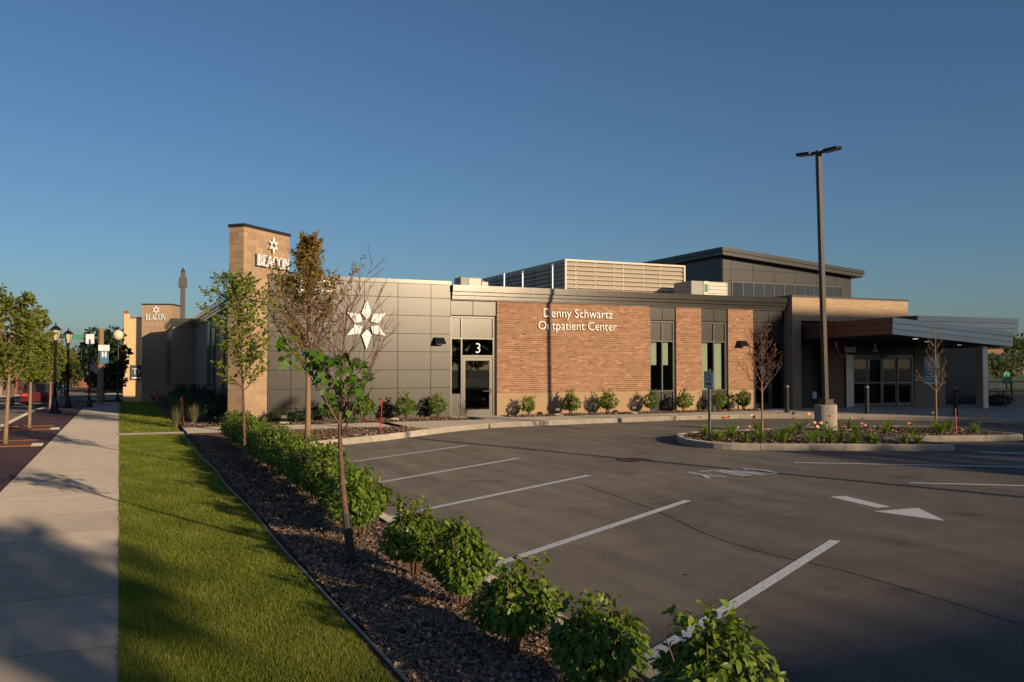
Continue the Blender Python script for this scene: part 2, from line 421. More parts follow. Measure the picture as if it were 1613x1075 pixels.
M['frosted'] = mat('lantern_glass', (0.5, 0.44, 0.32), 0.4)
M['globe'] = mat('globe_glass', (0.72, 0.62, 0.46), 0.4)
M['beige'] = mat('painted_brick_beige', (0.62, 0.41, 0.215), 0.9, var=0.1, scale=3, bump=0.3, bscale=12)
M['redbrick'] = mat('far_red_brick', (0.22, 0.085, 0.05), 0.9, var=0.2, scale=2)
M['farwall'] = mat('far_wall', (0.30, 0.22, 0.16), 0.9, var=0.15, scale=1)
M['farwall2'] = mat('far_wall_pink', (0.38, 0.25, 0.19), 0.9, var=0.15, scale=1)
M['farroof'] = mat('far_roof', (0.16, 0.16, 0.17), 0.8)
M['tileroof'] = mat('far_tile_roof', (0.40, 0.19, 0.10), 0.8, var=0.15, scale=3)
M['darkglass'] = mat('far_window', (0.02, 0.025, 0.03), 0.1)
M['carred'] = mat('car_paint_dark_red', (0.10, 0.015, 0.015), 0.3, coat=0.8)
M['carwhite'] = mat('car_paint_white', (0.6, 0.6, 0.6), 0.3, coat=0.8)
M['tyre'] = mat('tyre_rubber', (0.02, 0.02, 0.02), 0.8)
M['rim'] = mat('wheel_rim', (0.4, 0.4, 0.4), 0.3, metal=0.8)
M['rust'] = mat('pit_edging_rust', (0.20, 0.075, 0.03), 0.85, var=0.2)
m_, n_, l_, b_ = newmat('signal_red_lit'); b_.inputs['Base Color'].default_value = (0.8, 0.02, 0.02, 1)
b_.inputs['Emission Color'].default_value = (1, 0.03, 0.02, 1); b_.inputs['Emission Strength'].default_value = 1.5; M['sigred'] = m_
m_, n_, l_, b_ = newmat('signal_amber_lit'); b_.inputs['Base Color'].default_value = (0.8, 0.3, 0.02, 1)
b_.inputs['Emission Color'].default_value = (1, 0.4, 0.03, 1); b_.inputs['Emission Strength'].default_value = 1.5; M['sigamber'] = m_
m_, n_, l_, b_ = newmat('downlight_lit'); b_.inputs['Emission Color'].default_value = (1, 0.93, 0.8, 1); b_.inputs['Emission Strength'].default_value = 1.2; M['downlight'] = m_

# ------------------------------------------------------------------ text
_gl = {}
def glyph(ch, mesh=True):
    """(mesh, advance) of one character of the built-in font at size 1"""
    if ch in _gl: return _gl[ch]
    def conv(body, ext):
        cu = bpy.data.curves.new('t', 'FONT'); cu.body = body; cu.size = 1; cu.extrude = ext; cu.resolution_u = 3; cu.offset = -.009
        ob = bpy.data.objects.new('t', cu); COL.objects.link(ob)
        dg = bpy.context.evaluated_depsgraph_get(); dg.update()
        me = bpy.data.meshes.new_from_object(ob.evaluated_get(dg))
        COL.objects.unlink(ob); bpy.data.objects.remove(ob)
        return me
    def span(me):
        xs = [v.co.x for v in me.vertices]; return (max(xs) - min(xs)) if xs else 0
    a = conv('x' + ch + 'x', 0); b = conv('xx', 0)
    adv = span(a) - span(b)
    me = conv(ch, 0.03) if ch != ' ' else None
    _gl[ch] = (me, adv)
    return _gl[ch]

def lettering(parent, text, o, u, size, mtl, name='letter', squash=1.0, depth=1.0):
    """letters standing on the plane through o with baseline direction u, upright; each its own part"""
    u = Vector(u).normalized(); nrm = u.cross(Vector((0, 0, 1)))   # outward
    x = 0
    for ch in text:
        me, adv = glyph(ch)
        if me:
            m2 = me.copy(); m2.materials.clear(); m2.materials.append(mtl)
            mtx = Matrix(((u.x * size * squash, 0, nrm.x * size * depth, o[0] + u.x * x), (u.y * size * squash, 0, nrm.y * size * depth, o[1] + u.y * x), (0, size, 0, o[2]), (0, 0, 0, 1)))
            m2.transform(mtx)
            link(name, m2, parent)
        x += adv * size * squash
    return x

def textwidth(text): return sum(glyph(c)[1] for c in text)

# ------------------------------------------------------------------ setting: terrain, street, lot
def zs(y):
    """street level: flat by the lawn, falling gently beyond"""
    return 0.1 if y < 42 else (0.1 - 0.025 * (min(y, 220) - 42))

mb = MB()
xs = [-600, -60, 3.6, 4.2, 900]; ys = [-300, -60, 0, 42, 60, 80, 120, 220, 900]
idx = lambda i, j: i * len(ys) + j
for x in xs:
    for y in ys: mb.v.append((x, y, (zs(y) if x < 4 else 0.1) - 0.22))
for i in range(len(xs) - 1):
    for j in range(len(ys) - 1):
        mb.f.append((idx(i, j), idx(i + 1, j), idx(i + 1, j + 1), idx(i, j + 1))); mb.mi.append(0); mb.r.append(.5)
tag(mb.build('terrain', M['earth']), kind='structure')

def strip(name, m, x0, x1, y0, y1, dz, ys_=None, kind='structure'):
    mb = MB()
    yy = ys_ or ([y0] + [v for v in (42, 60, 80, 120, 220) if y0 < v < y1] + [y1])
    for y in yy: mb.v += [(x0, y, zs(y) + dz), (x1, y, zs(y) + dz)]
    for i in range(len(yy) - 1):
        mb.f.append((2 * i, 2 * i + 1, 2 * i + 3, 2 * i + 2)); mb.mi.append(0); mb.r.append(.5)
    return tag(mb.build(name, m), kind=kind)

strip('street_road', M['asphalt'], -13.5, -3.62, -60, 400, -0.14)
strip('cross_street', M['asphalt'], -3.6, 60, 66, 74, -0.13)
strip('far_sidewalk', M['walk'], -18, -13.6, -60, 400, -0.02)
strip('sidewalk_beyond', M['walk'], -3.4, -0.2, 75, 200, -0.01)
strip('paver_strip', M['pavers'], -3.42, -1.715, 3, 62, -0.004)
so = strip('sidewalk_base', M['mulch'], -1.715, -0.02, 2, 62, -0.03)
sw = tag(thing('sidewalk', None, None), kind='structure')
y = 2.0
while y < 62:
    y2 = y + 1.52
    e0 = 0.02 - 0.006 * y; e1 = 0.02 - 0.006 * y2
    z0, z1 = zs(y), zs(y2)
    s_ = MB(); b = 0.012
    s_.v += [(-1.70, y + b, z0 - .03), (e0, y + b, z0 - .03), (e1, y2 - b, z1 - .03), (-1.70, y2 - b, z1 - .03),
             (-1.70, y + b, z0 - .006), (e0, y + b, z0 - .006), (e1, y2 - b, z1 - .006), (-1.70, y2 - b, z1 - .006),
             (-1.70 + b, y + 2 * b, z0), (e0 - b, y + 2 * b, z0), (e1 - b, y2 - 2 * b, z1), (-1.70 + b, y2 - 2 * b, z1)]
    r = random.random()
    for f in ((0, 1, 5, 4), (1, 2, 6, 5), (2, 3, 7, 6), (3, 0, 4, 7), (4, 5, 9, 8), (5, 6, 10, 9), (6, 7, 11, 10), (7, 4, 8, 11), (8, 9, 10, 11)):
        s_.f.append(f); s_.mi.append(0); s_.r.append(r)
    s_.build('slab', M['walk'], sw)
    y = y2
kb = tag(thing('street_kerb', None, None), kind='structure')
for i in range(20):
    y0 = 3 + i * 3.0
    k_ = MB(); k_.v += [(-3.62, y0 + .006, zs(y0) - .16), (-3.42, y0 + .006, zs(y0) - .16), (-3.42, y0 + 2.994, zs(y0 + 3) - .16), (-3.62, y0 + 2.994, zs(y0 + 3) - .16),
                        (-3.60, y0 + .006, zs(y0) + .006), (-3.42, y0 + .006, zs(y0) + .006), (-3.42, y0 + 2.994, zs(y0 + 3) + .006), (-3.60, y0 + 2.994, zs(y0 + 3) + .006)]
    r = random.random()
    for q in ((4, 5, 6, 7), (0, 1, 5, 4), (1, 2, 6, 5), (2, 3, 7, 6), (3, 0, 4, 7)): k_.f.append(q); k_.mi.append(0); k_.r.append(r)
    k_.build('kerbstone', M['curb'], kb)

# lawn, mulch beds
strip('lawn', M['lawn'], -0.36, 1.5, 2, 62, -0.012)
strip('mulch_bed', M['mulch'], 1.5, 2.93, 2, 25.35, 0.0)
tag(MB().poly([(2.8, -70, 0), (95, -70, 0), (95, 45, 0), (2.8, 45, 0)]).build('parking_lot', M['asphalt']) if False else (lambda m: (m.poly([(2.8, -70, 0), (95, -70, 0), (95, 45, 0), (2.8, 45, 0)]), m.build('parking_lot', M['asphalt']))[1])(MB()), kind='structure')

def smooth(pts, n=5):
    """Catmull-Rom through the points"""
    P = [Vector(p) for p in pts]; out = []
    for i in range(len(P) - 1):
        a = P[max(i - 1, 0)]; b = P[i]; c = P[i + 1]; d = P[min(i + 2, len(P) - 1)]
        for k in range(n):
            t = k / n
            out.append(0.5 * ((2 * b) + (c - a) * t + (2 * a - 5 * b + 4 * c - d) * t * t + (3 * b - a - 3 * c + d) * t ** 3))
    out.append(P[-1]); return out

def resample(pts, step):
    out = [pts[0]]; acc = 0
    for i in range(len(pts) - 1):
        a, b = pts[i], pts[i + 1]; L = (b - a).length; t = step - acc
        while t <= L:
            out.append(a + (b - a) * (t / L)); t += step
        acc = (acc + L) % step if t > L else 0
        acc = L - (t - step)
    return out

def offset(pts, d, closed=False):
    out = []; n = len(pts)
    for i in range(n):
        a = pts[(i - 1) % n] if closed else pts[max(i - 1, 0)]; b = pts[(i + 1) % n] if closed else pts[min(i + 1, n - 1)]
        t = (b - a).normalized(); out.append(pts[i] + Vector((-t.y, t.x)) * d)
    return out

def kerb(name, pts, w=0.15, h=0.15, seg=8, closed=False, m='curb'):
    """kerbstones along the lot-side face pts; the stones lie to the left of the line"""
    root = tag(thing(name, None, None), kind='structure')
    ins = offset(pts, w, closed); top0 = offset(pts, 0.02, closed)
    n = len(pts); i = 0
    lim = n if closed else n - 1
    while i < lim:
        j = min(i + seg, lim)
        if lim - j < 3: j = lim
        mb = MB(); r = random.random()
        ids = [(k % n) for k in range(i, j + 1)]
        for q, k in enumerate(ids):
            o, t, s = pts[k], top0[k], ins[k]
            g = Vector((0, 0))
            if q == 0: g = (pts[(k + 1) % n] - pts[k]).normalized() * 0.006
            if q == len(ids) - 1: g = (pts[k - 1] - pts[k]).normalized() * 0.006
            o, t, s = o + g, t + g, s + g
            mb.v += [(o.x, o.y, -0.02), (o.x, o.y, h - 0.025), (t.x, t.y, h), (s.x, s.y, h), (s.x, s.y, -0.02)]
        for q in range(len(ids) - 1):
            for e in range(4):
                a = q * 5 + e; mb.f.append((a, a + 5, a + 6, a + 1)[::-1]); mb.mi.append(0); mb.r.append(r)
        L = (len(ids) - 1) * 5
        mb.f.append((0, 1, 2, 3, 4)); mb.mi.append(0); mb.r.append(r)
        mb.f.append((L + 4, L + 3, L + 2, L + 1, L)); mb.mi.append(0); mb.r.append(r)
        mb.build('kerbstone', M[m], root)
        i = j
    return root

cl = [(3.0, 2.0), (3.0, 8), (3.0, 14), (3.0, 19.2), (3.35, 20.4), (3.95, 21.0), (5, 21.7), (6.17, 22.42), (7.4, 23.4), (8.63, 24.39), (9.9, 25.2), (11.3, 25.75), (13.73, 26.05), (16.38, 26.3),
      (19.28, 26.5), (21.79, 26.0), (23.6, 25.05), (25.4, 23.45), (27.94, 20.1), (31, 16), (36, 9)]
KL = resample(smooth(cl, 8), 0.3)
kerb('parking_kerb', KL, seg=9)

# building walk: raised slabs between the kerb and the building
wk = tag(thing('front_walk', None, None), kind='structure')
inn = offset(KL, 0.155)
wpts = [p for p in inn if p.x > 7.2 and p.y > 16.3]
def back_y(x): return 29.3 if x < 26 else 30.5
k = 0
while k < len(wpts) - 1:
    k2 = min(k + 5, len(wpts) - 1)
    a, b = wpts[k], wpts[k2]
    if a.x < 10.4:
        ya, yb = 27.55, 27.55
        if b.x > 10.4: pass
    elif a.x < 12.2: ya = yb = 29.25
    elif a.x < 23.9: ya = yb = 28.3
    else: ya, yb = 29.25, 29.25
    if a.x >= 25.2: ya = yb = 30
    mid = wpts[(k + k2) // 2]
    g = 0.006
    ex = 0 if a.x < 25.2 else (a.x - 25.2) * 1.0
    mb = MB()
    dx0 = a.x + (ex * 1.2 if ex else 0); ex2 = 0 if b.x < 25.2 else (b.x - 25.2); dx1 = b.x + ex2 * 1.2
    mb.prism([(a.x + g, a.y), (mid.x, mid.y), (b.x - g, b.y), (dx1 - g, yb), (dx0 + g, ya)], 0.0, 0.148)
    mb.build('slab', M['walk'], wk)
    k = k2
# west path crossing the lawn to the front walk
wp = tag(thing('west_path', None, None), kind='structure')
for i in range(5):
    x0 = 1.56 + i * 1.25
    MB().bbox(x0, 25.4, 0.0, x0 + 1.24, 27.5, 0.148, 0.008).build('slab', M['walk'], wp)
MB().bbox(-0.16, 25.95, 0.02, 1.5, 26.25, 0.125, 0.008).build('slab', M['walk'], wp)
# beds at the foot of the building
def bed(name, pts, z, m='mulch'):
    mb = MB(); mb.prism(pts, -0.02, z); return tag(mb.build(name, M[m]), kind='structure')
bp_ = [p for p in inn if 3.05 < p.x < 8.15 and p.y > 19.6]
bed('planting_bed', [(p.x, p.y) for p in bp_] + [(7.7, 25.38), (1.6, 25.38), (1.6, 19.6)], 0.135)
bed('wall_bed', [(1.55, 27.52), (7.2, 27.52), (10.55, 27.6), (10.9, 28.2), (10.55, 29.28), (1.55, 29.28)], 0.155)
bed('brick_wall_bed', [(12.5, 28.32), (23.9, 28.32), (23.9, 29.28), (12.5, 29.28)], 0.155)
bed('street_wing_bed', [(1.45, 29.28), (4.0, 29.28), (4.0, 60), (1.45, 60)], 0.06)

# kerbed island
isl = [(13.6, 19.75), (12.95, 18.6), (12.75, 17.57), (13.0, 16.85), (13.6, 16.35), (15, 15.7), (16.23, 15.05), (17.25, 14.55), (17.75, 14.5), (17.95, 14.85), (17.75, 15.4), (17.5, 16.0), (17.65, 16.45), (18.3, 16.6),
       (19.4, 16.3), (21.3, 15.75), (21.95, 15.8), (22.2, 16.4), (22.4, 18.3), (21.6, 19.6), (19.3, 20.2), (16.4, 20.25), (14.6, 20.2), (13.6, 19.75)]
IS = resample(smooth(isl, 8), 0.22)[:-1]
kerb('island_kerb', IS, seg=9, closed=True)
bed('island_bed', [(p.x, p.y) for p in offset(IS, 0.145, True)], 0.125)

# painted markings, 4 mm sheets
pm = tag(thing('pavement_markings', None, None), kind='structure')
def line(a, b, w=0.1, name='stall_line'):
    a = Vector(a); b = Vector(b); t = (b - a).normalized(); nn = Vector((-t.y, t.x)) * w / 2
    mb = MB(); n = max(2, int((b - a).length / 0.5))
    mb.poly([(a - nn).to_3d() + Vector((0, 0, .004)), (b - nn).to_3d() + Vector((0, 0, .004)), (b + nn).to_3d() + Vector((0, 0, .004)), (a + nn).to_3d() + Vector((0, 0, .004))])
    return mb.build(name, M['paint'], pm)
for i, (sx, sy, ex, ey) in enumerate([(3.1, 17.0, 7.78, 20.32), (3.1, 13.93, 7.74, 17.1), (3.1, 11.13, 7.71, 13.93), (3.1, 7.9, 7.6, 10.75), (3.1, 5.0, 7.41, 7.63)]):
    line((sx, sy), (ex, ey), 0.12)
line((12.54, 14.04), (20.5, 8.6)); line((12.19, 10.83), (19.5, 5.6)); line((17.9, 14.1), (25, 8.4)); line((17.9, 14.1), (23, 5.3))
mb = MB(); z = .004
mb.poly([(9.78, 10.17, z), (9.63, 9.13, z), (9.88, 9.11, z), (10.05, 10.14, z)])
mb.build('arrow_shaft', M['paint'], pm)
mb = MB(); mb.poly([(9.36, 8.93, z), (9.62, 8.0, z), (10.15, 8.88, z)]); mb.build('arrow_head', M['paint'], pm)
# the word ONLY, read by drivers coming down the aisle (towards -Y); local axes: reading direction -X, letter tops towards -Y
def pletter(strokes, x0, name='painted_letter'):
    mb = MB()
    for k, (a, b, w) in enumerate(strokes):
        a = Vector((x0 - a[0], 13.60 - a[1])); b = Vector((x0 - b[0], 13.60 - b[1])); t = (b - a).normalized(); nn = Vector((-t.y, t.x)) * w / 2
        zz = .004 + .0012 * (k % 4)
        mb.poly([(*(a - nn), zz), (*(b - nn), zz), (*(b + nn), zz), (*(a + nn), zz)])
    mb.build(name, M['paint'], pm)
H_ = .92; w = .085
circ = [(0.19 + 0.15 * math.cos(t), H_ / 2 + (H_ / 2 - .04) * math.sin(t)) for t in [2 * PI * k / 14 for k in range(15)]]
pletter([(circ[k], circ[k + 1], w) for k in range(14)], 11.12)
pletter([((.03, 0), (.03, H_), w), ((.03, H_), (.33, 0), w), ((.33, 0), (.33, H_), w)], 10.67)
pletter([((.03, 0), (.03, H_), w), ((.03, .03), (.36, .03), w)], 10.24)
pletter([((.2, 0), (.2, H_ * .5), w), ((.2, H_ * .5), (.02, H_), w), ((.2, H_ * .5), (.40, H_), w)], 9.82)
# sealed cracks and a drain
def ribbon(name, pts, w, m, parent=None, z=.003):
    P = smooth(pts, 6); mb = MB()
    L = offset(P, w / 2); R = offset(P, -w / 2)
    for i in range(len(P) - 1): mb.poly([(*R[i], z), (*R[i + 1], z), (*L[i + 1], z), (*L[i], z)])
    return mb.build(name, M[m], parent)
M['crack'] = mat('crack_seal', (0.022, 0.019, 0.018), 0.7)
cr_ = tag(thing('lot_cracks', None, None), kind='structure')
ribbon('crack', [(7.02, 12.87), (6.8, 11), (6.61, 9.82), (6.3, 8.5), (6.24, 7.49), (6.4, 6.47), (6.38, 5.25), (6.34, 4.58), (6.4, 3.0)], 0.013, 'crack', cr_)
dr = tag(thing('storm_drain', 'round iron drain cover set in the asphalt near the painted word', 'drain', (9.8, 15.75, 0)))
mb = MB(); mb.lathe((0, 0, 0), [(0.36, 0.001), (0.36, 0.012), (0.33, 0.014)], 20); mb.build('frame', M['black'], dr)
for i in range(6):
    mb = MB(); h = math.sqrt(max(0.02, .31 ** 2 - (-.25 + i * .1) ** 2)); mb.box(-.25 + i * .1 - .02, -h, .0142, -.25 + i * .1 + .02, h, .019); mb.build('grate_bar', M['rust'], dr)

# steel edging between lawn and mulch
P = smooth([(1.56, 2), (1.56, 5), (1.53, 7), (1.5, 9.5), (1.52, 12), (1.47, 14.5), (1.5, 17), (1.42, 20), (1.44, 23), (1.40, 25.4)], 6)
mb = MB()
for i in range(len(P) - 1):
    a, b = P[i], P[i + 1]
    mb.v += [(a.x - .003, a.y, .05), (a.x + .003, a.y, .05), (b.x + .003, b.y, .05), (b.x - .003, b.y, .05), (a.x - .003, a.y, .122), (a.x + .003, a.y, .122), (b.x + .003, b.y, .122), (b.x - .003, b.y, .122)]
    n = i * 8
    for q in ((4, 5, 6, 7), (0, 1, 5, 4), (1, 2, 6, 5), (3, 0, 4, 7), (2, 3, 7, 6)): mb.f.append(tuple(n + t for t in q)); mb.mi.append(0); mb.r.append(.5)
tag(mb.build('lawn_edging', M['edging']), 'thin steel edging strip between the lawn and the mulch bed', 'edging')

# ------------------------------------------------------------------ the outpatient building
YF = 29.34
B = thing('outpatient_building', 'low brick and grey metal outpatient building with tan corner tower', 'building', (15, 32, 0))
B.location = (0, 0, 0)
rng = random.Random(7)
# cores
MB().box(4.3, YF + .06, -.1, 10.61, YF + 6, 4.86).build('grey_wing_core', M['paneldark'], B)
# main roof and rear walls
MB().box(4.3, YF + .9, 4.55, 32.5, 56.9, 4.62).build('roof_deck', M['roof'], B)
MB().box(4.3, 56.6, -3, 37.3, 57, 4.6).build('rear_wall', M['blockfar'], B)
MB().box(37.0, 30.6, -.1, 37.3, 56.5, 4.3).build('side_wall', M['blockfar'], B)

# grey panelled wing wall: every panel its own piece
gw = MB().box(4.26, YF, .12, 10.6, YF + .05, 4.87).build('grey_panel_wall', M['paneldark'], B)
cx_ = [4.25, 5.0, 6.26, 7.46, 8.65, 9.86, 10.6]; rz_ = [.14, .56, 1.195, 1.83, 2.465, 3.10, 3.735, 4.37, 4.86]
for i in range(6):
    for j in range(8):
        g = .009
        mb = MB(); mb.plate([(cx_[i] + g, rz_[j] + g), (cx_[i + 1] - g, rz_[j] + g), (cx_[i + 1] - g, rz_[j + 1] - g), (cx_[i] + g, rz_[j + 1] - g)], (0, YF - .002, 0), (1, 0, 0), (0, 0, 1), .028)
        o = mb.build('panel', M['panel'], gw)
MB().box(4.24, YF - .045, 4.865, 8.5, YF + .5, 5.0).build('coping', M['cornice'], B)
MB().box(8.505, YF - .045, 4.865, 10.62, YF + .5, 4.995).build('coping', M['cornice'], B)

# masonry: bricks proud of a recessed mortar bed
def brickwork(x0, x1, z0, z1, yf, seed):
    bw, bh, j = .203, .0765, .016
    mb = MB(); r = random.Random(seed); row = 0; z = z0; run = 0
    while z < z1 - .02:
        zt = min(z + bh - j, z1); x = x0 - (bw / 2 if row % 2 else 0)
        rowv = r.uniform(-.02, .02)
        while x < x1 - .015:
            a = max(x, x0); b = min(x + bw - j, x1)
            if b - a > .02:
                d = r.uniform(-.0025, .0025); n = len(mb.v); y0 = yf + d; y1 = yf + .012
                mb.v += [(a, y0, z), (b, y0, z), (b, y0, zt), (a, y0, zt), (a, y1, z), (b, y1, z), (b, y1, zt), (a, y1, zt)]
                if r.random() < .25: run = r.choice((-.12, -.06, 0, .04, .08))
                v = min(1, max(0, .60 + run + r.gauss(0, .13) + rowv))
                for q in ((0, 1, 2, 3), (0, 4, 5, 1), (3, 2, 6, 7), (0, 3, 7, 4), (1, 5, 6, 2)): mb.f.append(tuple(n + t for t in q)); mb.mi.append(0); mb.r.append(v)
            x += bw
        z += bh; row += 1
    return mb
for k, (x0, x1) in enumerate([(12.41, 19.0), (20.24, 21.46), (22.81, 24.1)]):
    wl_ = MB().box(x0, YF + .010, .97, x1, YF + .3, 4.4).build('brick_wall', M['mortar'], B)
    o = brickwork(x0, x1, .975, 4.38, YF, 11 + k).build('brickwork', M['brick'], wl_); o['kind'] = 'stuff'
    MB().box(x0, YF - .006, .1, x1, YF + .3, .968).build('base_course', M['precast'], B)

# cornice: three stepped metal boards, in lengths
xs_ = [10.63, 13.7, 16.8, 19.9, 22.9, 25.84]
for i in range(5):
    a, b = xs_[i] + .002, xs_[i + 1] - .002
    for (z0, z1, y0) in ((4.365, 4.485, -.10), (4.505, 4.615, -.14), (4.635, 4.86, -.20)):
        mb = MB(); mb.box(a, YF + y0, z0, b, YF + .25, z1); mb.build('cornice_board', M['cornice'], B)
MB().box(10.64, YF - .05, 4.33, 25.83, YF + .24, 4.84).build('cornice_core', M['coping'], B)

# window and door bays
def bay(x0, x1, split, spandrel_split=None, blinds=(), door=None, dark=False):
    """storefront bay between masonry piers; everything set back a little from the brick face"""
    yb = YF + .07
    f = MB().box(x0 + .005, yb + .09, .1, x1 - .005, yb + .10, 4.33).build('bay_backing', M['paneldark'], B) if False else None
    # upper metal panels
    MB().box(x0 + .004, yb + .02, 3.78, x1 - .004, yb + .3, 4.35).build('panel_backing', M['paneldark'], B)
    for a, b in ((x0, split), (split, x1)):
        MB().box(a + .012, yb - .01, 3.80, b - .012, yb + .019, 4.345).build('panel', M['panel'], B)
    return yb

def frame(x0, x1, z0, z1, yb, mull, name='window', t=.055, d=.1, glass='glass'):
    """framed glazing: frame with mullions at mull (x) and rails (z)"""
    vs_, hs_ = mull
    mb = MB()
    mb.box(x0, yb, z0, x0 + t, yb + d, z1); mb.box(x1 - t, yb, z0, x1, yb + d, z1)
    mb.box(x0 + t, yb + .002, z1 - t, x1 - t, yb + d - .002, z1); mb.box(x0 + t, yb + .002, z0, x1 - t, yb + d - .002, z0 + t)
    for v in vs_: mb.box(v - t / 2, yb + .004, z0 + t, v + t / 2, yb + d - .004, z1 - t)
    for h in hs_: mb.box(x0 + t, yb + .006, h - t / 2, x1 - t, yb + d - .006, h + t / 2)
    return mb.build(name, M['alu'], B)

def room(x0, x1, z0, z1, yb):
    """dark room behind the glass"""
    mb = MB()
    mb.box(x0, yb + 2.2, z0, x1, yb + 2.25, z1); mb.box(x0 - .04, yb + .13, z0, x0, yb + 2.25, z1); mb.box(x1, yb + .13, z0, x1 + .04, yb + 2.25, z1)
    mb.box(x0, yb + .13, z1, x1, yb + 2.25, z1 + .03); mb.box(x0, yb + .13, z0 - .03, x1, yb + 2.25, z0)
    return mb.build('interior', M['inside'], B)

for (x0, x1, bl) in ((19.01, 20.23, ((19.08, 19.44, 2.0), (19.68, 19.99, 2.0))), (21.47, 22.8, ((21.54, 21.92, .95), (22.17, 22.62, .95)))):
    mid = (x0 + x1) / 2
    yb = bay(x0, x1, mid)
    w_ = frame(x0 + .006, x1 - .05, .12, 3.76, yb, ([mid], [2.955, .965]))
    for a, b in ((x0 + .06, mid - .03), (mid + .03, x1 - .10)):
        MB().box(a, yb + .05, 2.985, b, yb + .07, 3.705).build('spandrel', M['spandrel'], w_)
        MB().box(a, yb + .05, .18, b, yb + .07, .935).build('spandrel', M['spandrel'], w_)
        MB().box(a, yb + .045, .995, b, yb + .053, 2.925).build('pane', M['glass'], w_)
    MB().box(x1 - .048, yb, .12, x1 - .004, yb + .1, 3.77).build('jamb', M['paneldark'], B)
    for (a, b, zb) in bl: MB().box(a, yb + .16, zb, b, yb + .17, 2.94).build('blind', M['blind'], w_)
    room(x0 + .01, x1 - .01, .95, 2.97, yb)

# door bay 3
yb = bay(10.625, 12.39, 11.49)
w_ = frame(10.63, 12.33, .12, 3.76, yb, ([11.06], [2.96]))
MB().box(10.69, yb + .05, 2.99, 11.03, yb + .07, 3.70).build('spandrel', M['spandrel'], w_)
MB().box(11.09, yb + .05, 2.99, 12.27, yb + .07, 3.70).build('spandrel', M['spandrel'], w_)
MB().box(10.69, yb + .045, .97, 11.03, yb + .053, 2.93).build('pane', M['glassdark'], w_)
MB().box(10.69, yb + .03, .14, 11.03, yb + .07, .965).build('spandrel', M['spandrel'], w_)
MB().box(11.09, yb + .045, 2.36, 12.27, yb + .053, 2.93).build('pane', M['glassdark'], w_)
MB().box(12.335, yb, .12, 12.386, yb + .1, 3.77).build('jamb', M['paneldark'], B)
room(10.64, 12.36, .16, 2.97, yb)
def door(x0, x1, z0, z1, yb, handle_side=1, st=.11):
    mb = MB(); d = .05; y0 = yb + .02
    mb.box(x0, y0, z0, x0 + st, y0 + d, z1); mb.box(x1 - st, y0, z0, x1, y0 + d, z1)
    mb.box(x0 + st, y0 + .001, z1 - st, x1 - st, y0 + d - .001, z1); mb.box(x0 + st, y0 + .001, z0, x1 - st, y0 + d - .001, z0 + .22)
    D = mb.build('door', M['alu'], B)
    MB().box(x0 + st, y0 + .02, z0 + .22, x1 - st, y0 + .028, z1 - st).build('pane', M['glassdark'], D)
    MB().box(x0 + st, y0 + .035, 1.02, x1 - st, y0 + .06, 1.07).build('push_bar', M['alu'], D)
    hx = x1 - .06 if handle_side > 0 else x0 + .06
    MB().tube([(hx, y0 + .0, .98), (hx, y0 - .07, .98), (hx, y0 - .075, 1.12), (hx, y0 - .0, 1.12)], .012, 6).build('handle', M['chrome'], D)
    MB().tube([(hx - .30 * handle_side, y0 - .03, 1.05), (hx, y0 - .03, 1.06)], .014, 6).build('pull', M['chrome'], D)
    return D
MB().box(11.085, yb + .003, 2.28, 12.275, yb + .095, 2.355).build('door_head', M['alu'], B)
door(11.10, 12.26, .16, 2.27, yb)
MB().box(10.95, yb - .12, .1, 12.35, yb + .15, .158).build('threshold', M['walk'], B)

# door bay 2
yb = bay(24.11, 25.8, 24.97)
w_ = frame(24.12, 25.75, .12, 3.76, yb, ([25.12], [2.96]))
MB().box(24.18, yb + .05, 2.99, 25.09, yb + .07, 3.70).build('spandrel', M['spandrel'], w_)
MB().box(25.15, yb + .05, 2.99, 25.69, yb + .07, 3.70).build('spandrel', M['spandrel'], w_)
MB().box(24.18, yb + .045, 2.36, 25.09, yb + .053, 2.93).build('pane', M['glassdark'], w_)
MB().box(25.15, yb + .045, .2, 25.69, yb + .053, 2.93).build('pane', M['glassdark'], w_)
room(24.13, 25.72, .16, 2.97, yb)
MB().box(24.15, yb + .003, 2.28, 25.1, yb + .095, 2.355).build('door_head', M['alu'], B)
door(24.18, 25.08, .16, 2.27, yb)
MB().box(24.05, yb - .12, .1, 25.7, yb + .15, .158).build('threshold', M['walk'], B)

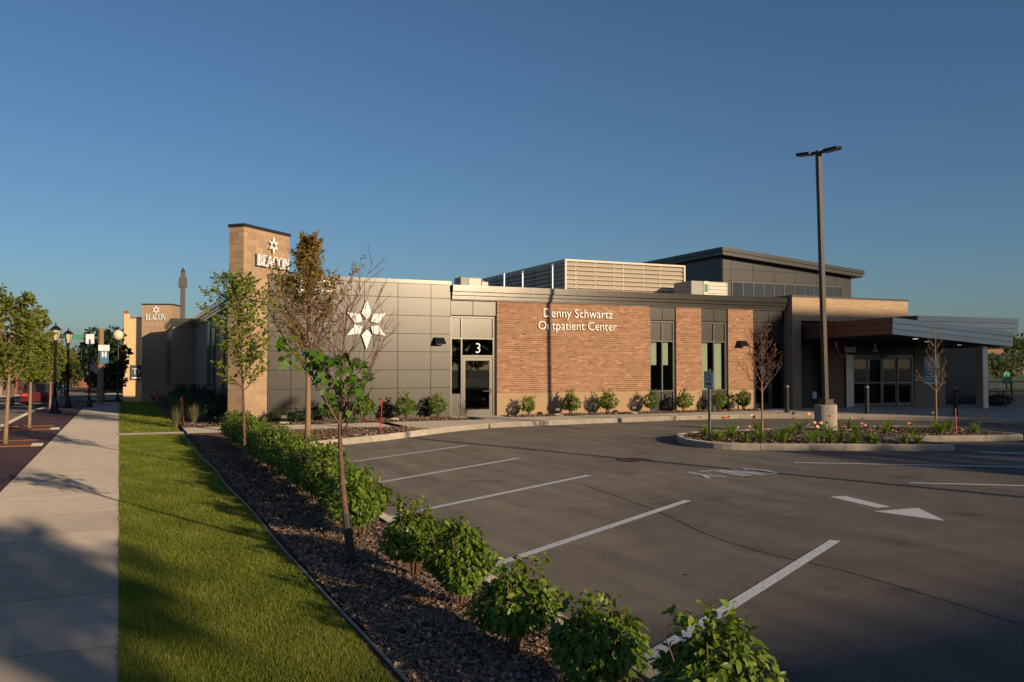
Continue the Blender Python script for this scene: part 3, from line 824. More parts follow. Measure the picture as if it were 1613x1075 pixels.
# tan block corner tower: blocks on two faces
c45 = math.sqrt(.5)
C0 = Vector((3.37, 28.47)); ul = Vector((c45, c45)); ue = Vector((-c45, c45))
tw = MB()
inset = .012
q = [C0 + (ul + ue) * inset, C0 + ul * 2.40 + ue * inset, C0 + ul * 2.40 + ue * (.57 - inset), C0 + ul * inset + ue * (.57 - inset)]
tw.prism([tuple(p) for p in q], -.1, 6.38)
tower = tw.build('tower', M['blockmortar'], B)
bh, bl = .2, .4; j = .012
for row in range(32):
    z0 = .02 + row * bh; z1 = min(z0 + bh - j, 6.37)
    Lmax = 2.41 if z0 > 4.6 else 1.30
    x = (0 if row % 2 else -.2)
    while x < Lmax - .05:
        a = max(x, 0); b = min(x + bl - j, Lmax)
        mb = MB(); o = C0 + ul * a
        mb.plate([(0, z0), (b - a, z0), (b - a, z1), (0, z1)], (C0.x + ul.x * a + ue.x * .011, C0.y + ul.y * a + ue.y * .011, 0), (ul.x, ul.y, 0), (0, 0, 1), .011)
        mb.build('block', M['block'], tower); x += bl
    x = (.011 if row % 2 else -.19)
    while x < .55:
        a = max(x, .012); b = min(x + bl - j, .57)
        if b - a > .03:
            mb = MB(); o = C0 + ue * b + ul * .011
            mb.plate([(0, z0), (b - a, z0), (b - a, z1), (0, z1)], (o.x, o.y, 0), (-ue.x, -ue.y, 0), (0, 0, 1), .011)
            mb.build('block', M['block'], tower)
        x += bl
e = .03
cp = [C0 - (ul + ue) * e, C0 + ul * (2.41 + e) - ue * e, C0 + ul * (2.41 + e) + ue * (.57 + e), C0 - ul * e + ue * (.57 + e)]
MB().prism([tuple(p) for p in cp], 6.38, 6.475).build('tower_coping', M['coping'], B)

# street wing: wall along the street, bump-out, second tower
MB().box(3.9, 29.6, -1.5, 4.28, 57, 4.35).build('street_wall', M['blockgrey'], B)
for (z0, z1, dx) in ((4.36, 4.485, -.10), (4.505, 4.615, -.14), (4.635, 4.86, -.20)):
    MB().box(3.9 + dx, 29.7, z0, 4.25, 57.2, z1).build('cornice_board', M['cornice'], B)
MB().box(3.86, 29.7, 4.34, 4.24, 57, 4.84).build('cornice_core', M['coping'], B)
for yw in (36.5, 39.2, 43.4, 46.1):
    w_ = MB().box(3.86, yw, .1, 3.898, yw + 1.5, 4.2).build('window', M['alu'], B)
    MB().box(3.84, yw + .08, .95, 3.858, yw + .70, 2.95).build('pane', M['darkglass'], w_)
    MB().box(3.84, yw + .80, .95, 3.858, yw + 1.42, 2.95).build('pane', M['darkglass'], w_)
    MB().box(3.85, yw + .08, 3.0, 3.858, yw + 1.42, 3.8).build('spandrel', M['spandrel'], w_)
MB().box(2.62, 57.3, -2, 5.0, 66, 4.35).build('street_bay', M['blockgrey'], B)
for (z0, z1, dx) in ((4.36, 4.485, -.08), (4.505, 4.615, -.12), (4.635, 4.86, -.18)):
    MB().box(2.62 + dx, 57.3 + dx, z0, 5.0, 66.1, z1).build('cornice_board', M['cornice'], B)
MB().box(2.64, 57.32, 4.34, 4.9, 66, 4.84).build('cornice_core', M['coping'], B)
MB().box(2.602, 57.9, -.3, 2.618, 59.2, 4.3).build('metal_panel', M['panel'], B)
for yw in (60, 61.6, 63.2):
    w_ = MB().box(2.59, yw, .3, 2.618, yw + 1.2, 4.2).build('window', M['alu'], B)
    MB().box(2.57, yw + .1, .8, 2.588, yw + 1.1, 3.6).build('pane', M['darkglass'], w_)
c = Vector((1.05, 68.5)); pts = [c, c + Vector((2.0, -.75)), c + Vector((2.6, .85)), c + Vector((.6, 1.6))]
MB().prism([tuple(p) for p in pts], -3, 6.35).build('rear_tower', M['blockfar'], B)
cc = sum(pts, Vector((0, 0))) / 4
MB().prism([tuple(cc + (p - cc) * 1.03) for p in pts], 6.35, 6.45).build('tower_coping', M['coping'], B)

# entrance block
YE = 28.95
MB().box(25.86, YE, 3.9, 32.6, 36, 4.9).build('entrance_wall', M['blockfar'], B)
MB().box(25.83, YE - .03, 4.9, 32.63, 36, 4.975).build('entrance_coping', M['coping'], B)
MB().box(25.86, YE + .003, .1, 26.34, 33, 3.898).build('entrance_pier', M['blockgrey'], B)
MB().box(26.34, YE + .35, .1, 27.72, YE + .5, 3.9).build('recess_wall', M['blackpanel'], B)
rp = MB().box(27.72, YE - .03, .1, 28.72, YE + .5, 3.2).build('bronze_panel_wall', M['paneldark'], B)
for i in range(5): MB().box(27.725, YE - .05, .16 + i * .61, 28.715, YE - .031, .75 + i * .61).build('panel', M['redpanel_shadefascia'], rp)
cp_ = MB().box(28.73, YE - .10, .1, 29.15, YE + .3, 2.45).build('door_column', M['paneldark'], B)
for i in range(4): MB().box(28.732, YE - .12, .16 + i * .575, 29.148, YE - .101, .725 + i * .575).build('panel', M['fascia'], cp_)
MB().box(29.15, YE + .02, 2.46, 32.93, YE + .3, 3.9).build('door_fascia', M['blackpanel'], B)
# sliding doors
sd = MB(); t = .09
sd.box(29.16, YE, 2.33, 32.9, YE + .15, 2.455); sd.box(29.16, YE + .002, .15, 29.25, YE + .148, 2.33); sd.box(32.81, YE + .002, .15, 32.9, YE + .148, 2.33)
SD = sd.build('sliding_entrance', M['doorframe'], B)
for i in range(4):
    a = 29.26 + i * .8875; b = a + .875; y0 = YE + .03 + (.04 if i in (1, 2) else 0)
    mb = MB(); s = .07
    mb.box(a, y0, .17, a + s, y0 + .04, 2.32); mb.box(b - s, y0, .17, b, y0 + .04, 2.32); mb.box(a + s, y0 + .001, 2.24, b - s, y0 + .039, 2.32); mb.box(a + s, y0 + .001, .17, b - s, y0 + .039, .30); mb.box(a + s, y0 + .001, 1.17, b - s, y0 + .039, 1.25)
    mb.build('door_leaf', M['doorframe'], SD)
    MB().box(a + s, y0 + .015, .30, b - s, y0 + .022, 1.17).build('pane', M['glassdark'], SD)
    MB().box(a + s, y0 + .015, 1.25, b - s, y0 + .022, 2.24).build('pane', M['glassdark'], SD)
MB().box(30.9, YE - .05, 2.36, 31.25, YE - .001, 2.42).build('door_sensor', M['black'], SD)
mb = MB(); mb.box(29.2, YE + 3.0, .1, 32.9, YE + 3.05, 2.5); mb.box(29.1, YE + .2, .1, 29.15, YE + 3, 2.5); mb.box(32.92, YE + .2, .1, 32.97, YE + 3, 2.5); mb.box(29.2, YE + .35, 2.47, 32.9, YE + 3, 2.5)
mb.build('interior', M['inside'], B)
MB().box(32.95, YE - .02, .1, 34.9, YE + .5, 3.4).build('entrance_brick_wall', M['blockgrey'], B)
MB().box(34.9, YE + .1, .1, 37.3, YE + .5, 3.4).build('dark_panel_wall', M['blackpanel'], B)
MB().box(32.95, YE + .5, .1, 37.3, YE + .9, 4.0).build('entrance_rear_wall', M['blackpanel'], B)

# sloping entrance canopy
A = Vector((26.5, 24.26)); T = Vector((35.0, 25.6)); Lb = Vector((26.5, 29.3)); Tb = Vector((35.0, 29.3))
zt = {'A': 3.81, 'L': 3.76, 'T': 3.42, 'Tb': 3.38}; zb = {'A': 3.16, 'L': 3.11, 'T': 2.78, 'Tb': 2.76}
def slab4(name, m, p, za, zb_, parent=B):
    mb = MB(); n = 0
    mb.v += [(p[i].x, p[i].y, za[i]) for i in range(4)] + [(p[i].x, p[i].y, zb_[i]) for i in range(4)]
    for f in ((3, 2, 1, 0), (4, 5, 6, 7), (0, 1, 5, 4), (1, 2, 6, 5), (2, 3, 7, 6), (3, 0, 4, 7)): mb.f.append(f); mb.mi.append(0); mb.r.append(random.random())
    return mb.build(name, m, parent)
corners = [A + Vector((.03, .03)), T + Vector((-.03, .03)), Tb, Lb + Vector((.03, 0))]
CA = slab4('canopy', M['blackpanel'], corners, [3.17, 2.79, 2.77, 3.12], [3.79, 3.40, 3.36, 3.74])
for k in range(3):
    f0 = k / 3 + .012; f1 = (k + 1) / 3 - .012; d = .012 * k
    lerp = lambda P_, f: zb[P_] + (zt[P_] - zb[P_]) * f
    mid = A + (T - A) * .62
    zm = lambda f: lerp('A', f) + (lerp('T', f) - lerp('A', f)) * .62
    off = Vector((0, -d - .004))
    for (p0, p1, a0, a1, b0, b1) in ((A, mid, lerp('A', f0), zm(f0), lerp('A', f1), zm(f1)), (mid, T, zm(f0), lerp('T', f0), zm(f1), lerp('T', f1))):
        q0, q1 = p0 + off, p1 + off; r0, r1 = p0 + Vector((0, .03)), p1 + Vector((0, .03))
        slab4('fascia_board', M['fascia'], [q0, q1, r1, r0], [a0, a1, a1, a0], [b0, b1, b1, b0], CA)
    off = Vector((-d - .004, 0))
    q0, q1 = Lb + off, A + off; r0, r1 = Lb + Vector((.028, 0)), A + Vector((.028, .032))
    slab4('fascia_board', M['redpanel_shadefascia'], [q0, q1, r1, r0], [lerp('L', f0), lerp('A', f0), lerp('A', f0), lerp('L', f0)], [lerp('L', f1), lerp('A', f1), lerp('A', f1), lerp('L', f1)], CA)  # left side: its shade and reddish reflections are put into the board colour
for (x, y) in ((27.8, 26.5), (29.0, 25.4), (30.6, 26.2), (33.0, 26.6)):
    zc = 3.165 - (x - 26.5) * .0445
    MB().lathe((x, y, zc - .01), [(.10, 0), (.10, .012)], 14).build('downlight', M['downlight'], CA)
# higher roof behind the canopy
RB = MB().box(31.0, 27.05, 3.45, 37.3, 33, 4.12).build('rear_canopy', M['coping'], B)
for k in range(3): MB().box(30.99, 27.0 + .012 * (2 - k), 3.42 + k * .235, 37.33, 27.045, 3.42 + k * .235 + .222).build('fascia_board', M['fascia'], RB)
colm = MB().box(33.58, 25.95, .1, 33.86, 26.3, 2.80).build('canopy_column', M['fascia'], B)
for i in range(4): MB().box(33.565, 25.935, .16 + i * .66, 33.875, 25.949, .81 + i * .66).build('panel', M['fascia'], colm)

# upper wing
UW = MB()
UW.v += [(29.2, 38, 4.5), (38.3, 38, 4.5), (38.3, 52, 4.5), (29.2, 52, 4.5), (29.2, 38, 7.85), (38.3, 38, 7.1), (38.3, 52, 7.1), (29.2, 52, 7.85)]
for f in ((0, 1, 5, 4), (1, 2, 6, 5), (2, 3, 7, 6), (3, 0, 4, 7), (4, 5, 6, 7)): UW.f.append(f); UW.mi.append(0); UW.r.append(.5)
UP = UW.build('upper_wing', M['paneldark'], B)
ux = [29.2, 29.75, 31.2, 32.7, 34.2, 35.7, 37.1, 38.3]; utop = lambda x: 7.85 - (x - 29.2) * (.75 / 9.1)
for i in range(7):
    a, b = ux[i] + .01, ux[i + 1] - .01
    rows = [(6.56, 7.13), (7.15, None)]
    if i == 0: rows = [(4.6, 5.52), (5.54, 6.54)] + rows
    if i == 6: a2 = 37.62; MB().box(a2, 37.975, 4.6, b, 37.998, 6.54).build('panel', M['upper'], UP)
    for (z0, z1) in rows:
        za = (z1 if z1 else utop(a) - .01); zb2 = (z1 if z1 else utop(b) - .01)
        za = max(za, z0 + .02); zb2 = max(zb2, z0 + .02)
        if z1 and zb2 > utop(b): zb2 = utop(b) - .01
        mb = MB(); mb.plate([(a, z0), (b, z0), (b, zb2), (a, za)], (0, 37.998, 0), (1, 0, 0), (0, 0, 1), .023); mb.build('panel', M['upper'], UP)
wnd = MB(); wnd.box(29.77, 37.97, 6.45, 37.6, 38.0, 6.54); wnd.box(29.77, 37.97, 5.2, 37.6, 38.0, 5.35)
for i in range(12):
    x = 29.80 + i * .707; wnd.box(x, 37.965, 5.35, x + .06, 38.0, 6.45)
WN = wnd.build('clerestory_window', M['alu'], B)
for i in range(11):
    x = 29.86 + i * .707; MB().box(x, 37.985, 5.35, x + .647, 37.999, 6.45).build('pane', M['darkglass'], WN)
for i in range(4):
    for (z0, z1) in ((4.6, 6.4), (6.42, 7.12), (7.14, 7.8)):
        y0 = 38.02 + i * 3.4; MB().box(29.178, y0, z0, 29.198, y0 + 3.38, z1).build('panel', M['upper'], UP)
rf = [Vector((28.75, 37.4)), Vector((38.75, 37.4)), Vector((38.75, 53)), Vector((28.75, 53))]
ra = lambda x, o: 8.25 - (x - 28.75) * .0825 - o
slab4('upper_roof', M['upper'], rf, [ra(p.x, .20) for p in rf], [ra(p.x, 0) for p in rf])
rf2 = [p + Vector((.06 if p.x < 30 else -.06, .06 if p.y < 40 else -.06)) for p in rf]
slab4('upper_roof_soffit_board', M['upper'], rf2, [ra(p.x, .40) for p in rf2], [ra(p.x, .205) for p in rf2])

# louvred roof screen
SX0, SX1, SY0, SY1, SZ0, SZ1 = 18.15, 24.7, 35.0, 45.0, 4.65, 6.81
scn = MB(); scn.box(SX0 + .12, SY0 + .14, SZ0, SX1 - .12, SY1, SZ1 - .1); SCN = scn.build('roof_screen', M['paneldark'], B)
mb = MB(); mb.box(SX0, SY0, SZ1 - .09, SX1, SY0 + .13, SZ1); mb.box(SX0, SY0 + .132, SZ1 - .09, SX0 + .12, SY1, SZ1 - .002); mb.box(SX0, SY0, SZ0, SX0 + .09, SY0 + .13, SZ1 - .092); mb.box(SX1 - .09, SY0, SZ0, SX1, SY0 + .13, SZ1 - .092)
mb.build('screen_frame', M['louver'], SCN)
bays = [SX0 + .09, 18.75, 19.75, 20.75, 21.25, 22.35, 23.3, SX1 - .09]
def slat(a0, a1, z, side=False):
    mb = MB()
    pr = [(0, 0), (.10, .035), (.10, .055), (.02, .19), (0, .19)]
    if not side: mb.v += [(a0, SY0 + .13 - p[0], z + p[1]) for p in pr] + [(a1, SY0 + .13 - p[0], z + p[1]) for p in pr]
    else: mb.v += [(SX0 + .11 - p[0], a1, z + p[1]) for p in pr] + [(SX0 + .11 - p[0], a0, z + p[1]) for p in pr]
    for i in range(5):
        j2 = (i + 1) % 5; mb.f.append((i, 5 + i, 5 + j2, j2)[::-1] if True else 0); mb.mi.append(0); mb.r.append(.5)
    mb.f.append((0, 1, 2, 3, 4)); mb.f.append((9, 8, 7, 6, 5)); mb.mi += [0, 0]; r = random.random(); mb.r += [.5, .5]; mb.r = [r] * len(mb.r)
    mb.build('slat', M['louver'], SCN)
for i in range(7):
    for k in range(10):
        slat(bays[i] + .012, bays[i + 1] - .03, SZ0 + .02 + k * .203)
    if i: MB().box(bays[i] - .028, SY0 + .06, SZ0, bays[i] + .01, SY0 + .138, SZ1 - .1).build('post', M['louver'], SCN)
for i in range(6):
    for k in range(10): slat(SY0 + .2 + i * 1.6, SY0 + 1.72 + i * 1.6, SZ0 + .02 + k * .203, True)

# ------------------------------------------------------------------ signs on the building
def star(root, c, u, r, mtl, d=.03):
    """six kite-shaped petals round an open centre, each folded along its spine"""
    u = Vector(u).normalized(); w = Vector((0, 0, 1)); nn = u.cross(w)
    c = Vector(c)
    for k in range(6):
        t = PI / 2 + k * PI / 3; R_ = r if k in (0, 3) else r * .92
        ax = u * math.cos(t) + w * math.sin(t); sd_ = u * (-math.sin(t)) + w * math.cos(t)
        a = c + ax * (r * .20); b = c + ax * R_; m1 = c + ax * (r * .42) + sd_ * (r * .205); m2 = c + ax * (r * .42) - sd_ * (r * .205); sp_ = c + ax * (r * .42) + nn * d * .7
        mb = MB(); off = nn * d
        P_ = [a, m2, b, m1]
        mb.v += [tuple(p) for p in P_] + [tuple(p + off * .5) for p in P_] + [tuple(sp_ + off * .6)]
        for i in range(4):
            j2 = (i + 1) % 4; mb.f.append((i, j2, 4 + j2, 4 + i)); mb.f.append((4 + i, 4 + j2, 8))
        mb.f.append((3, 2, 1, 0)); mb.mi = [0] * 9; mb.r = [.5] * 9
        mb.build('petal', mtl, root)

S = thing('star_emblem', 'large white six-petal star emblem on the grey panel wall', 'emblem', (7.54, YF, 3.4)); S.location = (0, 0, 0)
star(S, (7.52, YF - .09, 3.40), (1, 0, 0), .86, M['white'], .06)
for k in range(3): MB().tube([(7.52 + .2 * math.cos(k * 2.1), YF - .03, 3.40 + .2 * math.sin(k * 2.1)), (7.52 + .2 * math.cos(k * 2.1), YF - .10, 3.40 + .2 * math.sin(k * 2.1))], .02, 6).build('standoff', M['black'], S)

# serif capitals from strokes (height 1); returns outlines per letter
def serif(ch):
    q = lambda x0, y0, x1, y1: [(x0, y0), (x1, y0), (x1, y1), (x0, y1)]
    def ring(cx, cy, ro, ri, h, hi, a0, a1, n=14):
        o = []
        T_ = [a0 + (a1 - a0) * i / n for i in range(n + 1)]
        for i in range(n):
            t0, t1 = T_[i], T_[i + 1]
            o.append([(cx + ri * math.cos(t0), cy + hi * math.sin(t0)), (cx + ro * math.cos(t0), cy + h * math.sin(t0)), (cx + ro * math.cos(t1), cy + h * math.sin(t1)), (cx + ri * math.cos(t1), cy + hi * math.sin(t1))])
        return o
    if ch == 'B':
        return [q(.03, 0, .36, .07), q(.03, .93, .36, 1), q(.10, .07, .26, .93)] + ring(.34, .74, .24, .10, .26, .19, -PI / 2, PI / 2) + ring(.36, .26, .28, .12, .26, .19, -PI / 2, PI / 2) + [q(.26, .47, .36, .54)], .70
    if ch == 'E':
        return [q(.03, 0, .60, .07), q(.03, .93, .58, 1), q(.10, .07, .26, .93), q(.26, .47, .44, .54), q(.54, .07, .60, .24), q(.52, .78, .58, .93), q(.41, .40, .46, .47), q(.41, .54, .46, .61)], .66
    if ch == 'A':
        return [q(-.02, 0, .22, .06), q(.48, 0, .80, .06), [(.06, .06), (.13, .06), (.40, 1), (.35, 1)], [(.55, .06), (.74, .06), (.46, 1), (.34, 1)], q(.2, .30, .58, .37)], .78
    if ch == 'C':
        return ring(.42, .5, .42, .25, .52, .44, PI * .28, PI * 1.72, 22) + [q(.64, .68, .70, .97), q(.66, .06, .72, .26)], .80
    if ch == 'O':
        return ring(.42, .5, .42, .24, .52, .44, 0, 2 * PI, 26), .86
    if ch == 'N':
        return [q(0, 0, .22, .06), q(0, .94, .24, 1), q(.08, .06, .14, .94), [(.06, .97), (.62, 0), (.74, 0), (.24, 1.0)], q(.64, .06, .70, .94), q(.56, .94, .80, 1)], .80

def word(root, txt, o, u, h, width, dep, back):
    u = Vector(u).normalized(); nn = u.cross(Vector((0, 0, 1)))
    tot = sum(serif(c)[1] for c in txt); sx = width / tot; x = 0
    for c in txt:
        polys, adv = serif(c)
        mb = MB()
        for i, p in enumerate(polys):
            e = .0015 * (i % 5)
            oo = Vector(o) + u * (x * 1.0) + nn * (back)
            mb.plate([(a * sx, b * h) for a, b in p], oo, u, (0, 0, 1), dep + e)
            # dark return at the letter's back
        link('letter', mb.mesh('letter', M['white']), root)
        mb2 = MB()
        for i, p in enumerate(polys):
            e = .0015 * (i % 5)
            cxp = sum(a for a, b in p) / len(p); cyp = sum(b for a, b in p) / len(p)
            mb2.plate([(a * sx, b * h) for a, b in p], Vector(o) + u * x + nn * (back - .05), u, (0, 0, 1), .048 + e * .2)
        link('letter_return', mb2.mesh('letter_return', M['return']), root)
        x += adv * sx
SB = thing('beacon_sign', 'white serif BEACON letters with small star on the corner tower', 'sign')
ou = Vector((ul.x, ul.y, 0)); p0 = C0 + ul * .50
word(SB, 'BEACON', (p0.x, p0.y, 5.20), ou, .37, 1.72, .05, .10)
sc_ = C0 + ul * 1.39; on = Vector((c45, -c45))
star(SB, (sc_.x + on.x * .10, sc_.y + on.y * .10, 5.94), ou, .29, M['white'], .04)
# second sign on the rear tower
S2 = thing('beacon_sign', 'small distant white BEACON letters and star on the rear tower', 'sign')
d2 = Vector((2.0, -.75, 0)).normalized()
o2 = Vector((1.05, 68.5, 5.25)) + d2 * .28
word(S2, 'BEACON', o2, d2, .42, 1.42, .04, .06)
star(S2, Vector((1.05, 68.5, 6.0)) + d2 * 1.0 + Vector((d2.y, -d2.x, 0)) * .06, d2, .34, M['white'], .04)

S3 = thing('center_name_sign', 'white lettering with the centre name high on the brick wall', 'sign')
w1 = textwidth('Denny Schwartz'); sz = .47; 
lettering(S3, 'Denny Schwartz', (14.25, YF - .035, 3.80), (1, 0, 0), sz, M['white'], squash=3.02 / (w1 * sz))
w2 = textwidth('Outpatient Center')
lettering(S3, 'Outpatient Center', (14.05, YF - .035, 3.33), (1, 0, 0), sz, M['white'], squash=3.40 / (w2 * sz))
S4 = thing('street_number', 'white numerals 202 at the top of the grey panel wall', 'sign')
lettering(S4, '202', (5.02, YF - .05, 4.47), (1, 0, 0), .56, M['white'], name='numeral', squash=1.35 / (textwidth('202') * .56))
S5 = thing('door_number', 'white numeral 3 on dark glass above the grey wing door', 'sign')
lettering(S5, '3', (11.58, YF + .105, 2.44), (1, 0, 0), .52, M['white'], name='numeral', depth=.4)
S6 = thing('door_number', 'white numeral 2 on dark glass behind the bare island tree', 'sign')
lettering(S6, '2', (24.45, YF + .105, 2.44), (1, 0, 0), .52, M['white'], name='numeral', depth=.4)
S7 = thing('door_number', 'white numeral 1 hung above the sliding entrance doors', 'sign')
MB().plate([(-.17, 0), (.17, 0), (.17, .06), (.05, .06), (.05, .46), (-.03, .46), (-.15, .38), (-.15, .31), (-.05, .35), (-.05, .06), (-.17, .06)], (30.52, YE - .03, 2.60), (1, 0, 0), (0, 0, 1), .03).build('numeral', M['white'], S7)
S8 = tag(MB().box(24.50, YF + .05, 1.62, 24.74, YF + .062, 1.95).build('door_notice', M['signwhite']), 'white paper notice fixed to the glass of door two', 'notice')
S9 = thing('entrance_poster', 'blue and white information poster on the brick beside the entrance', 'poster')
MB().box(33.52, YE - .05, 1.12, 34.5, YE - .022, 2.38).build('board', M['signwhite'], S9)
MB().box(33.54, YE - .056, 1.22, 34.48, YE - .051, 1.86).build('blue_field', M['teal'], S9)
for i, (a, b, zz) in enumerate(((33.6, 34.3, 1.72), (33.6, 34.1, 1.58), (33.6, 34.35, 1.44), (33.6, 34.0, 1.32), (33.6, 34.3, 2.2), (33.6, 34.2, 2.05))):
    MB().box(a, YE - .060, zz, b, YE - .057, zz + .05).build('text_line', M['signwhite'] if i < 4 else M['steel'], S9)

# ------------------------------------------------------------------ fittings on and around the building
def wall_lamp(x, z, label):
    t = thing('wall_lamp', label, 'lamp', (x, YF, z))
    mb = MB(); mb.v += [(-.2, -.01, -.1), (.2, -.01, -.1), (.2, -.01, .14), (-.2, -.01, .14), (-.2, -.34, -.10), (.2, -.34, -.10), (.16, -.18, .12), (-.16, -.18, .12)]
    for f in ((3, 2, 1, 0), (4, 5, 6, 7), (0, 1, 5, 4), (1, 2, 6, 5), (2, 3, 7, 6), (3, 0, 4, 7)): mb.f.append(f); mb.mi.append(0); mb.r.append(.5)
    mb.build('housing', M['black'], t); MB().box(-.15, -.31, -.112, .15, -.06, -.101).build('lens', M['lens'], t)
wall_lamp(10.14, 2.84, 'black wedge-shaped wall lamp on the grey panel wall beside door three')
wall_lamp(23.45, 2.88, 'black wedge-shaped wall lamp on the right-hand brick pier')
t = thing('floodlight', 'white box floodlight with looped cable beside the entrance doors', 'lamp', (28.85, YE - .2, 2.55))
MB().bbox(-.22, -.12, 0, .28, .06, .24, .02).build('housing', M['signwhite'], t)
MB().tube([(-.05, 0, .0), (-.3, .05, -.2), (-.5, .1, -.05), (-.62, .12, .3)], .018, 6).build('cable', M['signwhite'], t)
MB().bbox(-.68, .08, .28, -.56, .15, .46, .01).build('junction_box', M['signwhite'], t)
t = tag(MB().bbox(27.2, YE + .25, .55, 27.42, YE + .349, .85, .02).build('outlet_box', M['signwhite']), 'small white outlet box low on the dark recess wall', 'outlet box')
def ground_light(x, y, label, rz=0):
    t = thing('ground_light', label, 'lamp', (x, y, .155), rz)
    MB().lathe((0, 0, 0), [(.17, 0), (.15, .05), (.06, .07)], 10).build('footing', M['curb'], t)
    MB().tube([(0, 0, .06), (0, 0, .2)], .015, 6).build('stem', M['black'], t); MB().bbox(-.10, -.05, .18, .10, .05, .28, .015).build('head', M['bronze'], t)
ground_light(4.55, 27.9, 'small grey ground light in front of the corner tower shrub')
ground_light(8.3, 28.5, 'small grey ground light at the foot of the grey panel wall')
ground_light(14.45, 28.5, 'small grey ground light between the first two brick wall shrubs')
ground_light(17.7, 28.5, 'small grey ground light left of the first tall window')
t = thing('gas_riser', 'brown bent pipe by the right-hand brick pier', 'pipe', (22.95, 28.9, .15))
MB().tube([(0, 0, 0), (0, 0, .55), (.05, 0, .62), (.2, .2, .62), (.2, .42, .6)], .03, 6).build('pipe', M['rust'], t)

# roof-top things
t = thing('rooftop_unit', 'small pale rooftop air unit above the door three bay', 'air unit', (13.55, 35.3, 4.62))
MB().bbox(-.48, -.4, .25, .48, .4, 1.16, .03).build('casing', M['acgrey'], t); MB().box(-.1, -.43, .3, .45, -.402, 1.1).build('front_panel', M['acwhite'], t); MB().box(.5, -.4, .25, .85, .4, .98).build('side_casing', M['acwhite'], t); MB().box(-.5, -.42, 0, .9, .42, .24).build('plinth', M['acgrey'], t)
t = thing('rooftop_unit', 'beige louvred rooftop air unit between roof screen and upper wing', 'air unit', (24.6, 33.5, 4.62))
MB().bbox(-1.0, -.5, .15, 1.0, .9, 1.24, .02).build('casing', M['acgrey'], t)
MB().box(-.33, -.53, .15, -.05, -.502, 1.24).build('corner_panel', M['acwhite'], t); MB().box(-.27, -.56, .75, -.12, -.532, 1.1).build('control_box', M['green'], t)
for i in range(6): MB().box(-.04, -.54 + .004 * (i % 2), .18 + i * .172, .94, -.503, .33 + i * .172).build('grille_slat', M['acwhite'], t)
MB().box(-1.0, -.5, 0, 1.0, .9, .148).build('plinth', M['acgrey'], t); MB().box(.95, -.545, .15, 1.0, -.503, 1.22).build('corner_post', M['acwhite'], t)
for (x, zt_, lb) in ((14.71, 6.0, 'short galvanised vent pipe on the roof, leftmost of three'), (15.57, 6.05, 'galvanised vent pipe on the roof, middle of three'), (17.01, 6.42, 'tall galvanised vent pipe on the roof, rightmost of three')):
    t = thing('vent_pipe', lb, 'vent pipe', (x, 34, 4.62), 0, 'vent pipes on the roof')
    MB().tube([(0, 0, 0), (0, 0, zt_ - 4.62 - .1)], .035, 8).build('pipe', M['chrome'], t); MB().lathe((0, 0, zt_ - 4.72), [(.06, 0), (.06, .1), (.02, .12)], 8).build('cap', M['chrome'], t)
t = thing('chimney_stack', 'tall brown square flue behind the rear tower', 'flue', (4.0, 72, -1.0))
mb = MB(); mb.box(-.17, -.17, 0, .17, .17, 10.2); mb.build('shaft', M['flue'], t); MB().box(-.30, -.25, 9.0, .30, .25, 9.75).build('collar', M['flue'], t); MB().lathe((0, 0, 10.2), [(.2, 0), (.14, .12), (.02, .35)], 6).build('tip', M['flue'], t)

# ------------------------------------------------------------------ parking-lot furniture
t = thing('light_pole', 'tall bronze parking-lot light pole with twin heads on a concrete base', 'light pole', (18.37, 19.23, .1))
MB().lathe((0, 0, 0), [(.31, 0), (.31, .74), (.295, .765)], 28).build('concrete_base', M['curb'], t, smooth=False)
lean = Vector((-.125, .055)); 
MB().box(-.2, -.2, .766, .2, .2, .80).build('base_plate', M['bronze'], t); MB().bbox(-.16, -.16, .80, .16, .16, .93, .01).build('base_cover', M['bronze'], t)
mb = MB(); s = .062; 
mb.v += [(sx * s, sy * s, .93) for sx, sy in ((-1, -1), (1, -1), (1, 1), (-1, 1))] + [(sx * s + lean.x, sy * s + lean.y, 8.1) for sx, sy in ((-1, -1), (1, -1), (1, 1), (-1, 1))]
for f in ((0, 1, 5, 4), (1, 2, 6, 5), (2, 3, 7, 6), (3, 0, 4, 7), (4, 5, 6, 7)): mb.f.append(f); mb.mi.append(0); mb.r.append(.5)
mb.build('shaft', M['bronze'], t)
for sg in (-1, 1):
    ang = math.radians(-70); dx, dy = math.cos(ang) * sg, math.sin(ang) * sg
    o_ = Vector((lean.x, lean.y, 8.0)); uu = Vector((dx, dy, .06)).normalized(); ww = Vector((-dy, dx, 0))
    hd = MB(); hd.plate([(.06, -.04), (.18, -.05), (.22, -.16), (.62, -.14), (.66, -.10), (.66, .10), (.62, .14), (.22, .16), (.18, .05), (.06, .04)], o_, uu, ww, .07)
    h_ = hd.build('lamp_head', M['black'], t)
    MB().plate([(.28, -.11), (.60, -.10), (.60, .10), (.28, .11)], o_ - Vector((0, 0, .008)), uu, ww, .006).build('lens', M['lens'], h_)

